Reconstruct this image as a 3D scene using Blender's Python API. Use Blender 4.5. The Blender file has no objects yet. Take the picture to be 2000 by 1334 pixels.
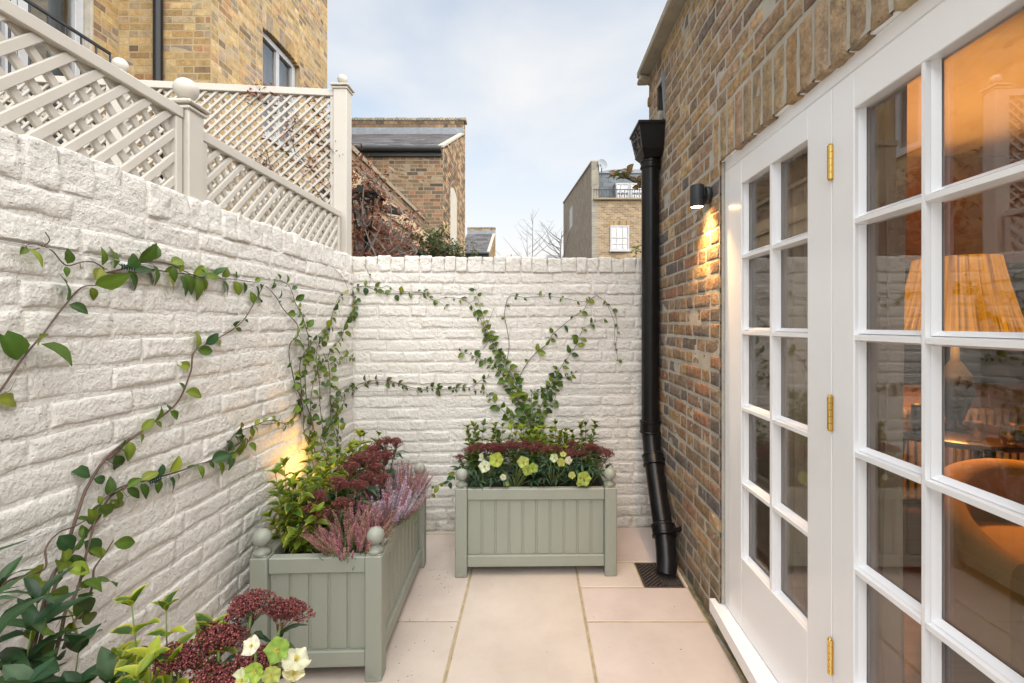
import bpy, math, random
import numpy as np
from mathutils import Vector, Matrix
R = math.radians
random.seed(7)
RNG = np.random.RandomState(11)
SC = bpy.context.scene

# ---------------------------------------------------------------- camera, sky, sun, exposure
CAM_H = 1.41
F = 889.0                      # focal length in pixels of the 2000 px wide photograph
VX, VY = 1040.0, 632.0         # vanishing point of the yard's long walls in the photograph
cam_data = bpy.data.cameras.new('camera')
cam = bpy.data.objects.new('camera', cam_data)
SC.collection.objects.link(cam)
cam.location = (0, 0, CAM_H)
cam.rotation_euler = (R(90), 0, 0)
cam_data.sensor_width = 36.0
cam_data.lens = 36.0 * F / 2000.0
cam_data.shift_x = -(VX - 1000.0) / 2000.0
cam_data.shift_y = -(667.0 - VY) / 2000.0
cam_data.clip_start = 0.05
cam_data.clip_end = 2000.0
SC.camera = cam

SUN_EL, SUN_AZ = R(48), R(136)
world = bpy.data.worlds.new('World')
SC.world = world
world.use_nodes = True
wn, wl = world.node_tree.nodes, world.node_tree.links
bg = wn['Background']
bg.inputs['Strength'].default_value = 0.05
sky = wn.new('ShaderNodeTexSky')
sky.sky_type = 'NISHITA'
sky.sun_disc = False
sky.sun_elevation = SUN_EL
sky.sun_rotation = SUN_AZ
sky.air_density = 1.0
sky.dust_density = 1.2
sky.ozone_density = 1.6
tc = wn.new('ShaderNodeTexCoord')
mp = wn.new('ShaderNodeMapping')
mp.inputs['Scale'].default_value = (1.0, 1.0, 2.2)
mp.inputs['Location'].default_value = (3.1, 1.4, 0.9)
wl.new(tc.outputs['Generated'], mp.inputs['Vector'])
cn = wn.new('ShaderNodeTexNoise')
cn.inputs['Scale'].default_value = 1.7
cn.inputs['Detail'].default_value = 7.0
cn.inputs['Roughness'].default_value = 0.52
cn.inputs['Distortion'].default_value = 0.25
wl.new(mp.outputs['Vector'], cn.inputs['Vector'])
cr = wn.new('ShaderNodeValToRGB')
cr.color_ramp.elements[0].position = 0.36
cr.color_ramp.elements[0].color = (0.50, 0.50, 0.50, 1)
cr.color_ramp.elements[1].position = 0.66
cr.color_ramp.elements[1].color = (0.97, 0.97, 0.97, 1)
wl.new(cn.outputs['Fac'], cr.inputs['Fac'])
# thin cloud thickens towards the horizon, all the way round
sx = wn.new('ShaderNodeSeparateXYZ')
wl.new(tc.outputs['Generated'], sx.inputs['Vector'])
mr = wn.new('ShaderNodeMapRange')
mr.inputs['From Min'].default_value = 0.0
mr.inputs['From Max'].default_value = 0.66
mr.inputs['To Min'].default_value = 1.25
mr.inputs['To Max'].default_value = 0.0
wl.new(sx.outputs['Z'], mr.inputs['Value'])
mx = wn.new('ShaderNodeMath'); mx.operation = 'MAXIMUM'
wl.new(cr.outputs['Color'], mx.inputs[0]); wl.new(mr.outputs['Result'], mx.inputs[1])
mix = wn.new('ShaderNodeMix'); mix.data_type = 'RGBA'
mix.inputs['B'].default_value = (3.8, 3.75, 3.66, 1)
wl.new(mx.outputs['Value'], mix.inputs['Factor'])
hs = wn.new('ShaderNodeMix'); hs.data_type = 'RGBA'; hs.blend_type = 'MULTIPLY'
hs.inputs['Factor'].default_value = 1.0
hs.inputs['B'].default_value = (0.83, 0.965, 0.935, 1)
wl.new(sky.outputs['Color'], hs.inputs['A'])
wl.new(hs.outputs['Result'], mix.inputs['A'])
wl.new(mix.outputs['Result'], bg.inputs['Color'])

sun_data = bpy.data.lights.new('sun', 'SUN')
sun_data.energy = 1.5
sun_data.angle = R(110)
sun_data.color = (1.0, 0.97, 0.93)
sun = bpy.data.objects.new('sun', sun_data)
SC.collection.objects.link(sun)
sun.rotation_euler = (R(90) - SUN_EL, 0, R(180) - SUN_AZ)

SC.view_settings.view_transform = 'Standard'
SC.view_settings.look = 'None'
SC.view_settings.exposure = 2.4
SC.view_settings.gamma = 1.0
SC.view_settings.use_curve_mapping = False
SC.cycles.max_bounces = 10
SC.cycles.diffuse_bounces = 5
SC.cycles.glossy_bounces = 4
SC.cycles.transparent_max_bounces = 12
SC.cycles.caustics_reflective = False
SC.cycles.caustics_refractive = False
SC.cycles.sample_clamp_indirect = 6.0

# ---------------------------------------------------------------- helpers
COL = SC.collection

def P(px, py, y):
    """world point seen at a photograph pixel, on the plane at distance y"""
    return Vector(((px - VX) * y / F, y, CAM_H + (VY - py) * y / F))

def proj(p):
    if p[1] < 0.05:
        return None
    return (VX + F * p[0] / p[1], VY - F * (p[2] - CAM_H) / p[1])

def tag(o, label=None, cat=None, group=None, kind=None):
    if label: o['label'] = label
    if cat: o['category'] = cat
    if group: o['group'] = group
    if kind: o['kind'] = kind
    return o

def thing(name, label, cat, loc=(0, 0, 0), rz=0.0, group=None):
    o = bpy.data.objects.new(name, None)
    o.empty_display_size = 0.1
    COL.objects.link(o)
    o.location = loc
    o.rotation_euler = (0, 0, rz)
    return tag(o, label, cat, group)

def link(name, me, parent=None, loc=None, rot=None, scale=None, color=None):
    o = bpy.data.objects.new(name, me)
    COL.objects.link(o)
    if parent is not None: o.parent = parent
    if loc is not None: o.location = loc
    if rot is not None: o.rotation_euler = rot
    if scale is not None: o.scale = (scale,) * 3 if isinstance(scale, (int, float)) else scale
    if color is not None: o.color = color
    return o

def copy_tree(o, parent=None):
    c = o.copy(); COL.objects.link(c)
    if parent is not None:
        c.parent = parent
    for ch in [k for k in o.children]:
        copy_tree(ch, c)
    return c

class MB:
    """collects geometry for ONE mesh object"""
    def __init__(s):
        s.v = []; s.f = []; s.c = []; s.has_c = False
    def add(s, vs, fs, col=None):
        n = len(s.v)
        s.v.extend([tuple(p) for p in vs])
        s.f.extend([tuple(i + n for i in f) for f in fs])
        if col is not None: s.has_c = True
        if col is not None and len(col) and isinstance(col[0], (list, tuple, np.ndarray)):
            s.c.extend([tuple(k) for k in col])
        else:
            s.c.extend([tuple(col) if col is not None else (1, 1, 1, 1)] * len(vs))
        return s
    def box(s, a, b, M=None, col=None):
        x0, y0, z0 = a; x1, y1, z1 = b
        vs = [Vector(p) for p in ((x0,y0,z0),(x1,y0,z0),(x1,y1,z0),(x0,y1,z0),(x0,y0,z1),(x1,y0,z1),(x1,y1,z1),(x0,y1,z1))]
        if M is not None: vs = [M @ p for p in vs]
        return s.add(vs, [(0,3,2,1),(4,5,6,7),(0,1,5,4),(1,2,6,5),(2,3,7,6),(3,0,4,7)], col)
    def bbox(s, a, b, w=0.003, M=None, col=None):
        """chamfered box"""
        lo = [min(a[i], b[i]) for i in range(3)]; hi = [max(a[i], b[i]) for i in range(3)]
        w = min(w, *(0.45 * (hi[i] - lo[i]) for i in range(3)))
        vs = []; idx = {}
        for sx_ in (0, 1):
            for sy_ in (0, 1):
                for sz_ in (0, 1):
                    sg = (sx_, sy_, sz_)
                    for ax in range(3):
                        p = []
                        for i in range(3):
                            e = hi[i] if sg[i] else lo[i]
                            if i != ax: e += -w if sg[i] else w
                            p.append(e)
                        idx[(sg, ax)] = len(vs); vs.append(Vector(p))
        fs = []
        for ax in range(3):
            o1, o2 = [i for i in range(3) if i != ax]
            for s_ in (0, 1):
                q = []
                for (p1, p2) in ((0,0),(1,0),(1,1),(0,1)):
                    sg = [0,0,0]; sg[ax] = s_; sg[o1] = p1; sg[o2] = p2
                    q.append(idx[(tuple(sg), ax)])
                fs.append(tuple(q))
        for ax in range(3):       # edges parallel to ax
            o1, o2 = [i for i in range(3) if i != ax]
            for p1 in (0, 1):
                for p2 in (0, 1):
                    a0 = [0,0,0]; a0[o1] = p1; a0[o2] = p2; a1 = list(a0); a1[ax] = 1
                    fs.append((idx[(tuple(a0), o1)], idx[(tuple(a1), o1)], idx[(tuple(a1), o2)], idx[(tuple(a0), o2)]))
        for sg in [(i, j, k) for i in (0,1) for j in (0,1) for k in (0,1)]:
            fs.append((idx[(sg,0)], idx[(sg,1)], idx[(sg,2)]))
        c = Vector([(lo[i] + hi[i]) / 2 for i in range(3)])
        out = []
        for f in fs:
            pts = [vs[i] for i in f]
            nrm = (pts[1] - pts[0]).cross(pts[2] - pts[0])
            m = sum(pts, Vector()) / len(pts)
            out.append(f if nrm.dot(m - c) > 0 else tuple(reversed(f)))
        if M is not None: vs = [M @ p for p in vs]
        return s.add(vs, out, col)
    def tube(s, pts, rad, n=8, cap=True, col=None, flat=None):
        pts = [Vector(p) for p in pts]
        if isinstance(rad, (int, float)): rad = [rad] * len(pts)
        vs = []; fs = []
        up = None
        for i, p in enumerate(pts):
            a = pts[max(i - 1, 0)]; b = pts[min(i + 1, len(pts) - 1)]
            t = (b - a)
            if t.length < 1e-9: t = Vector((0, 0, 1))
            t.normalize()
            if up is None:
                up = Vector((0, 0, 1)) if abs(t.z) < 0.9 else Vector((0, 1, 0))
            x = up.cross(t)
            if x.length < 1e-6: x = Vector((1, 0, 0)).cross(t)
            x.normalize(); y = t.cross(x); up = y
            for k in range(n):
                an = 2 * math.pi * k / n
                vs.append(p + (x * math.cos(an) + y * math.sin(an)) * rad[i])
        for i in range(len(pts) - 1):
            for k in range(n):
                k2 = (k + 1) % n
                fs.append((i*n + k, i*n + k2, (i+1)*n + k2, (i+1)*n + k))
        if cap:
            fs.append(tuple(reversed(range(n))))
            fs.append(tuple((len(pts)-1)*n + k for k in range(n)))
        return s.add(vs, fs, col)
    def lathe(s, prof, c=(0, 0, 0), n=20, M=None, col=None):
        """prof: list of (radius, z)"""
        vs = []; fs = []
        for (r, z) in prof:
            for k in range(n):
                an = 2 * math.pi * k / n
                vs.append(Vector((c[0] + r * math.cos(an), c[1] + r * math.sin(an), c[2] + z)))
        for i in range(len(prof) - 1):
            for k in range(n):
                k2 = (k + 1) % n
                fs.append((i*n + k, i*n + k2, (i+1)*n + k2, (i+1)*n + k))
        fs.append(tuple(reversed(range(n))))
        fs.append(tuple((len(prof)-1)*n + k for k in range(n)))
        if M is not None: vs = [M @ p for p in vs]
        return s.add(vs, fs, col)
    def ball(s, c, r, n=14, col=None, sz=1.0):
        prof = []
        m = max(4, n // 2)
        for i in range(m + 1):
            a = -math.pi / 2 + math.pi * i / m
            prof.append((max(1e-4, r * math.cos(a)), r * sz * math.sin(a)))
        return s.lathe(prof, c, n, col=col)
    def prism(s, poly, ext, col=None):
        """poly: list of 3d points (planar), ext: vector"""
        poly = [Vector(p) for p in poly]; ext = Vector(ext); n = len(poly)
        vs = poly + [p + ext for p in poly]
        nrm = Vector()
        for i in range(n): nrm += poly[i].cross(poly[(i+1) % n])
        sides = [(i, (i+1) % n, n + (i+1) % n, n + i) for i in range(n)]
        if nrm.dot(ext) > 0:
            fs = [tuple(reversed(range(n))), tuple(range(n, 2*n))] + sides
        else:
            fs = [tuple(range(n)), tuple(reversed(range(n, 2*n)))] + [tuple(reversed(f)) for f in sides]
        return s.add(vs, fs, col)
    def mesh(s, name, mat=None, smooth=False, angle=None):
        me = bpy.data.meshes.new(name)
        me.from_pydata(s.v, [], s.f)
        if s.has_c:
            at = me.color_attributes.new('Col', 'FLOAT_COLOR', 'POINT')
            arr = np.ones((len(s.v), 4), dtype=np.float32)
            ca = np.array([(tuple(c) + (1.0,))[:4] for c in s.c], dtype=np.float32)
            arr[:, :4] = ca
            at.data.foreach_set('color', arr.ravel())
        if mat is not None: me.materials.append(mat)
        if smooth:
            me.polygons.foreach_set('use_smooth', [True] * len(me.polygons))
            if angle is not None:
                try: me.set_sharp_from_angle(angle=R(angle))
                except Exception: pass
        me.update()
        return me
    def build(s, name, mat, parent=None, smooth=False, angle=None, loc=None, rot=None, kind=None):
        o = link(name, s.mesh(name, mat, smooth, angle), parent, loc, rot)
        if kind: o['kind'] = kind
        return o

# ---- numpy value noise
def _h(ix, iy, iz):
    n = (ix.astype(np.int64) * 374761393 + iy.astype(np.int64) * 668265263 + iz.astype(np.int64) * 2147483647) & 0xffffffff
    n = ((n ^ (n >> 13)) * 1274126177) & 0xffffffff
    n = (n ^ (n >> 16)) & 0xffffffff
    return n / 4294967295.0
def vnoise(x, y, z=0.0):
    x = np.asarray(x, float); y = np.asarray(y, float); z = np.asarray(z, float) + 0 * x
    ix, iy, iz = np.floor(x), np.floor(y), np.floor(z)
    fx, fy, fz = x - ix, y - iy, z - iz
    fx = fx*fx*(3-2*fx); fy = fy*fy*(3-2*fy); fz = fz*fz*(3-2*fz)
    o = 0
    for dx in (0, 1):
        for dy in (0, 1):
            for dz in (0, 1):
                w = (fx if dx else 1-fx) * (fy if dy else 1-fy) * (fz if dz else 1-fz)
                o = o + w * _h(ix+dx, iy+dy, iz+dz)
    return o * 2 - 1
def fbm(x, y, z=0.0, o=3):
    a = 1.0; s_ = 0; t = 0
    for i in range(o):
        s_ = s_ + a * vnoise(x * 2**i + 17.3*i, y * 2**i - 9.1*i, np.asarray(z, float) * 2**i + 3.7*i)
        t += a; a *= 0.5
    return s_ / t

def smooth_path(pts, sub=6):
    """Catmull-Rom through the points"""
    pts = [Vector(p) for p in pts]
    if len(pts) < 3: return pts
    q = [pts[0] * 2 - pts[1]] + pts + [pts[-1] * 2 - pts[-2]]
    out = []
    for i in range(1, len(q) - 2):
        for k in range(sub):
            t = k / sub
            a, b, c, d = q[i-1], q[i], q[i+1], q[i+2]
            out.append(0.5 * ((2*b) + (c - a)*t + (2*a - 5*b + 4*c - d)*t*t + (3*b - a - 3*c + d)*t**3))
    out.append(pts[-1])
    return out

# ---------------------------------------------------------------- materials
def nt(name):
    m = bpy.data.materials.new(name); m.use_nodes = True
    n = m.node_tree.nodes; l = m.node_tree.links
    return m, n, l, n['Principled BSDF']

def pm(name, col, rough=0.6, var=0.12, vscale=6.0, bump=0.0, bscale=40.0, metal=0.0, src=None, spec=0.5,
       coat=0.0, pits=0.0, pscale=60.0, dark=0.0, dscale=3.0, dcol=None, stretch=None, bdetail=5.0, bdist=0.01, emit=None, estr=0.0):
    """one procedural material: base colour x noise, bump noise, optional pits, optional stain colour"""
    m, n, l, b = nt(name)
    t = n.new('ShaderNodeTexCoord')
    vec = t.outputs['Object']
    if stretch:
        mpn = n.new('ShaderNodeMapping'); mpn.inputs['Scale'].default_value = stretch
        l.new(vec, mpn.inputs['Vector']); vec = mpn.outputs['Vector']
    if src == 'attr':
        a = n.new('ShaderNodeAttribute'); a.attribute_name = 'Col'; base = a.outputs['Color']
    elif src == 'obj':
        a = n.new('ShaderNodeObjectInfo'); base = a.outputs['Color']
    else:
        a = n.new('ShaderNodeRGB'); a.outputs[0].default_value = (*col, 1); base = a.outputs[0]
    nz = n.new('ShaderNodeTexNoise'); nz.inputs['Scale'].default_value = vscale
    nz.inputs['Detail'].default_value = 6; nz.inputs['Roughness'].default_value = 0.6
    l.new(vec, nz.inputs['Vector'])
    mrn = n.new('ShaderNodeMapRange')
    mrn.inputs['From Min'].default_value = 0.25; mrn.inputs['From Max'].default_value = 0.75
    mrn.inputs['To Min'].default_value = 1 - var; mrn.inputs['To Max'].default_value = 1 + var
    l.new(nz.outputs['Fac'], mrn.inputs['Value'])
    mu = n.new('ShaderNodeVectorMath'); mu.operation = 'SCALE'
    l.new(base, mu.inputs[0]); l.new(mrn.outputs['Result'], mu.inputs['Scale'])
    out = mu.outputs['Vector']
    if dark > 0:
        dn = n.new('ShaderNodeTexNoise'); dn.inputs['Scale'].default_value = dscale
        dn.inputs['Detail'].default_value = 8; dn.inputs['Roughness'].default_value = 0.68
        l.new(vec, dn.inputs['Vector'])
        dr = n.new('ShaderNodeMapRange')
        dr.inputs['From Min'].default_value = 0.52; dr.inputs['From Max'].default_value = 0.75
        dr.inputs['To Min'].default_value = 0; dr.inputs['To Max'].default_value = dark
        l.new(dn.outputs['Fac'], dr.inputs['Value'])
        mxn = n.new('ShaderNodeMix'); mxn.data_type = 'RGBA'
        l.new(dr.outputs['Result'], mxn.inputs['Factor']); l.new(out, mxn.inputs['A'])
        mxn.inputs['B'].default_value = (*(dcol or tuple(c * 0.4 for c in col)), 1)
        out = mxn.outputs['Result']
    l.new(out, b.inputs['Base Color'])
    b.inputs['Roughness'].default_value = rough
    b.inputs['Metallic'].default_value = metal
    b.inputs['Specular IOR Level'].default_value = spec
    if coat: b.inputs['Coat Weight'].default_value = coat; b.inputs['Coat Roughness'].default_value = 0.15
    last = None
    if bump > 0:
        bn = n.new('ShaderNodeTexNoise'); bn.inputs['Scale'].default_value = bscale
        bn.inputs['Detail'].default_value = bdetail; bn.inputs['Roughness'].default_value = 0.62
        l.new(vec, bn.inputs['Vector'])
        bp = n.new('ShaderNodeBump'); bp.inputs['Strength'].default_value = bump; bp.inputs['Distance'].default_value = bdist
        l.new(bn.outputs['Fac'], bp.inputs['Height']); last = bp
    if pits > 0:
        vo = n.new('ShaderNodeTexVoronoi'); vo.inputs['Scale'].default_value = pscale
        vo.inputs['Randomness'].default_value = 1.0
        l.new(vec, vo.inputs['Vector'])
        pr = n.new('ShaderNodeMapRange'); pr.inputs['From Min'].default_value = 0.0; pr.inputs['From Max'].default_value = 0.22
        pr.inputs['To Min'].default_value = 0.0; pr.inputs['To Max'].default_value = 1.0
        l.new(vo.outputs['Distance'], pr.inputs['Value'])
        b2 = n.new('ShaderNodeBump'); b2.inputs['Strength'].default_value = pits; b2.inputs['Distance'].default_value = 0.004
        l.new(pr.outputs['Result'], b2.inputs['Height'])
        if last: l.new(last.outputs['Normal'], b2.inputs['Normal'])
        last = b2
    if last: l.new(last.outputs['Normal'], b.inputs['Normal'])
    if emit:
        b.inputs['Emission Color'].default_value = (*emit, 1); b.inputs['Emission Strength'].default_value = estr
    return m

def leaf_mat(name, src='obj', rough=0.38, trans=0.22, margin=None):
    """leaf: object colour (or colour attribute), a paler midrib and margin carried by the mesh, some light through the blade"""
    m, n, l, b = nt(name)
    if src == 'obj':
        a = n.new('ShaderNodeObjectInfo'); base = a.outputs['Color']
    else:
        a = n.new('ShaderNodeAttribute'); a.attribute_name = 'Col'; base = a.outputs['Color']
    t = n.new('ShaderNodeTexCoord')
    nz = n.new('ShaderNodeTexNoise'); nz.inputs['Scale'].default_value = 60; nz.inputs['Detail'].default_value = 3
    l.new(t.outputs['Object'], nz.inputs['Vector'])
    mrn = n.new('ShaderNodeMapRange'); mrn.inputs['To Min'].default_value = 0.65; mrn.inputs['To Max'].default_value = 1.4
    l.new(nz.outputs['Fac'], mrn.inputs['Value'])
    mu = n.new('ShaderNodeVectorMath'); mu.operation = 'SCALE'
    l.new(base, mu.inputs[0]); l.new(mrn.outputs['Result'], mu.inputs['Scale'])
    out = mu.outputs['Vector']
    if src == 'obj':
        at = n.new('ShaderNodeAttribute'); at.attribute_name = 'Col'
        sp = n.new('ShaderNodeSeparateColor'); l.new(at.outputs['Color'], sp.inputs['Color'])
        mg = n.new('ShaderNodeMix'); mg.data_type = 'RGBA'
        l.new(out, mg.inputs['A'])
        if margin: mg.inputs['B'].default_value = (*margin, 1)
        else:
            v2 = n.new('ShaderNodeVectorMath'); v2.operation = 'SCALE'; v2.inputs['Scale'].default_value = 1.5
            l.new(out, v2.inputs[0]); l.new(v2.outputs['Vector'], mg.inputs['B'])
        l.new(sp.outputs['Red'], mg.inputs['Factor'])
        out = mg.outputs['Result']
    l.new(out, b.inputs['Base Color'])
    b.inputs['Roughness'].default_value = rough
    b.inputs['Specular IOR Level'].default_value = 0.32
    tr = n.new('ShaderNodeBsdfTranslucent')
    tc2 = n.new('ShaderNodeVectorMath'); tc2.operation = 'MULTIPLY'; tc2.inputs[1].default_value = (1.5, 1.6, 0.6)
    l.new(out, tc2.inputs[0]); l.new(tc2.outputs['Vector'], tr.inputs['Color'])
    ms = n.new('ShaderNodeMixShader'); ms.inputs['Fac'].default_value = trans
    l.new(b.outputs['BSDF'], ms.inputs[1]); l.new(tr.outputs['BSDF'], ms.inputs[2])
    l.new(ms.outputs['Shader'], n['Material Output'].inputs['Surface'])
    bp = n.new('ShaderNodeBump'); bp.inputs['Strength'].default_value = 0.25; bp.inputs['Distance'].default_value = 0.002
    l.new(nz.outputs['Fac'], bp.inputs['Height']); l.new(bp.outputs['Normal'], b.inputs['Normal'])
    return m

def glass_mat(name, tint=(0.90, 0.905, 0.90), f0=0.105):
    m, n, l, b = nt(name)
    n.remove(b)
    lw = n.new('ShaderNodeLayerWeight'); lw.inputs['Blend'].default_value = 0.5
    pw = n.new('ShaderNodeMath'); pw.operation = 'POWER'; pw.inputs[1].default_value = 5.0
    l.new(lw.outputs['Facing'], pw.inputs[0])
    ma = n.new('ShaderNodeMath'); ma.operation = 'MULTIPLY_ADD'
    ma.inputs[1].default_value = 1 - f0; ma.inputs[2].default_value = f0
    l.new(pw.outputs['Value'], ma.inputs[0])
    tp = n.new('ShaderNodeBsdfTransparent'); tp.inputs['Color'].default_value = (*tint, 1)
    gl = n.new('ShaderNodeBsdfGlossy'); gl.inputs['Roughness'].default_value = 0.0
    t = n.new('ShaderNodeTexCoord'); nz = n.new('ShaderNodeTexNoise'); nz.inputs['Scale'].default_value = 3.0
    nz.inputs['Detail'].default_value = 1
    l.new(t.outputs['Object'], nz.inputs['Vector'])
    bp = n.new('ShaderNodeBump'); bp.inputs['Strength'].default_value = 0.03; bp.inputs['Distance'].default_value = 0.01
    l.new(nz.outputs['Fac'], bp.inputs['Height']); l.new(bp.outputs['Normal'], gl.inputs['Normal'])
    ms = n.new('ShaderNodeMixShader')
    l.new(ma.outputs['Value'], ms.inputs['Fac']); l.new(tp.outputs['BSDF'], ms.inputs[1]); l.new(gl.outputs['BSDF'], ms.inputs[2])
    l.new(ms.outputs['Shader'], n['Material Output'].inputs['Surface'])
    return m

M = {}
M['white_brick'] = pm('painted_brick', (0.735, 0.705, 0.655), 0.62, var=0.05, vscale=5, bump=0.85, bscale=46, pits=0.7, pscale=55,
                      dark=0.30, dscale=5, dcol=(0.62, 0.59, 0.52), bdist=0.018, bdetail=9.0)
M['stock'] = pm('stock_brick', (1, 1, 1), 0.9, src='attr', var=0.5, vscale=26, bump=1.0, bscale=70, pits=1.0, pscale=70,
                dark=0.75, dscale=14, dcol=(0.10, 0.08, 0.06), bdist=0.012)
M['stock_far'] = pm('stock_brick_far', (1, 1, 1), 0.9, src='attr', var=0.32, vscale=16, bump=0.6, bscale=60, dark=0.65, dscale=6, dcol=(0.12, 0.09, 0.06))
M['mortar'] = pm('grey_mortar', (0.42, 0.40, 0.35), 0.95, var=0.18, vscale=12, bump=0.7, bscale=120, bdist=0.004, dark=0.4, dscale=5, dcol=(0.2, 0.18, 0.14))
M['mortar_rust'] = pm('brown_mortar', (0.27, 0.215, 0.15), 0.95, var=0.16, vscale=9)
M['white_far'] = pm('white_window_paint', (0.40, 0.40, 0.41), 0.5)
M['mortar_buff'] = pm('buff_mortar', (0.37, 0.29, 0.175), 0.95, var=0.16, vscale=9, bump=0.5, bscale=90, bdist=0.004)
M['white_gloss'] = pm('white_gloss_paint', (0.88, 0.89, 0.915), 0.22, var=0.015, vscale=3, bump=0.10, bscale=30, bdist=0.004, coat=0.3, stretch=(1, 1, 0.25))
M['cream_paint'] = pm('cream_wood_paint', (0.50, 0.465, 0.41), 0.5, var=0.05, vscale=5, bump=0.22, bscale=35, bdist=0.003, dark=0.2, dscale=9, dcol=(0.45, 0.40, 0.33))
M['sage'] = pm('sage_wood_paint', (0.285, 0.30, 0.25), 0.5, var=0.05, vscale=5, bump=0.32, bscale=50, bdist=0.003, dark=0.28, dscale=12, dcol=(0.27, 0.28, 0.22), stretch=(1, 1, 0.5))
M['sage_dark'] = pm('sage_groove_paint', (0.30, 0.315, 0.25), 0.6, var=0.04)
M['black_gloss'] = pm('black_gloss_paint', (0.007, 0.007, 0.008), 0.30, var=0.2, vscale=14, bump=0.35, bscale=60, bdist=0.003, spec=0.3, coat=0.06)
M['black_matt'] = pm('black_matt_metal', (0.02, 0.022, 0.025), 0.5, var=0.1)
M['iron'] = pm('rusty_iron', (0.05, 0.04, 0.035), 0.7, var=0.4, vscale=30, bump=0.4, bscale=80, dark=0.6, dscale=20, dcol=(0.14, 0.07, 0.04))
M['brass'] = pm('polished_brass', (0.75, 0.52, 0.16), 0.22, var=0.08, metal=1.0)
M['lead'] = pm('lead_sheet', (0.20, 0.22, 0.245), 0.55, var=0.15, vscale=8, bump=0.3, bscale=20, dark=0.3, dscale=6, dcol=(0.45, 0.47, 0.48))
M['slab'] = pm('pink_sandstone', (0.60, 0.51, 0.435), 0.7, src='obj', var=0.12, vscale=3, bump=0.30, bscale=30, bdist=0.006, dark=0.38, dscale=5, dcol=(0.48, 0.38, 0.30))
M['joint'] = pm('sandy_joint', (0.42, 0.335, 0.20), 0.95, var=0.3, vscale=20, bump=0.8, bscale=70, bdist=0.004, dark=0.6, dscale=9, dcol=(0.19, 0.17, 0.06))
M['mossy'] = pm('mossy_mortar', (0.19, 0.17, 0.11), 0.95, var=0.4, vscale=20, bump=0.8, bscale=50, dark=0.7, dscale=9, dcol=(0.08, 0.09, 0.03))
M['cement'] = pm('grey_cement', (0.38, 0.37, 0.34), 0.95, var=0.2, vscale=20, bump=0.6, bscale=50)
M['ground'] = pm('garden_ground', (0.12, 0.11, 0.08), 0.95, var=0.3, bump=0.5, bscale=8)
M['soil'] = pm('potting_soil', (0.035, 0.026, 0.019), 0.95, var=0.5, vscale=50, bump=1.0, bscale=120, bdist=0.01)
M['coping'] = pm('stone_coping', (0.40, 0.36, 0.30), 0.9, var=0.25, vscale=12, bump=0.7, bscale=40, dark=0.5, dscale=6, dcol=(0.2, 0.19, 0.15))
M['slate'] = pm('roof_slate', (0.11, 0.105, 0.11), 0.7, src='obj', var=0.3, vscale=10, bump=0.5, bscale=30, dark=0.5, dscale=8, dcol=(0.22, 0.20, 0.17))
M['timber'] = pm('weathered_timber', (0.34, 0.25, 0.15), 0.85, src='obj', var=0.25, vscale=8, bump=0.4, bscale=30, stretch=(6, 6, 0.6))
M['glass'] = glass_mat('window_glass')
M['glass_far'] = glass_mat('far_window_glass', f0=0.16)
M['dark_room'] = pm('dark_interior', (0.06, 0.055, 0.05), 0.9)
M['net'] = pm('net_curtain', (0.20, 0.21, 0.22), 0.9, var=0.2, vscale=3, stretch=(8, 8, 0.3))
M['twig'] = pm('brown_twig', (0.10, 0.062, 0.042), 0.75, var=0.3, vscale=30, bump=0.4, bscale=90)
M['twig_grey'] = pm('grey_twig', (0.22, 0.19, 0.17), 0.8, var=0.3, vscale=30)
M['green_stem'] = pm('green_stem', (0.13, 0.18, 0.05), 0.6, var=0.2, vscale=30)
M['wire'] = pm('steel_wire', (0.45, 0.45, 0.44), 0.4, metal=0.6)
M['leaf'] = leaf_mat('vine_leaf', rough=0.42)
M['leaf_var'] = leaf_mat('variegated_leaf', rough=0.45, margin=(0.46, 0.40, 0.04))
M['leaf_dark'] = leaf_mat('dark_glossy_leaf', rough=0.3, trans=0.12)
M['petal'] = leaf_mat('hellebore_petal', rough=0.55, trans=0.35)
M['leaf_attr'] = leaf_mat('foliage_mass', src='attr', rough=0.5, trans=0.2)
M['bud'] = pm('flower_buds', (1, 1, 1), 0.6, src='attr', var=0.15)
M['bark'] = pm('tree_bark', (0.12, 0.10, 0.08), 0.9, var=0.3, vscale=20, bump=0.6, bscale=40)

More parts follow.
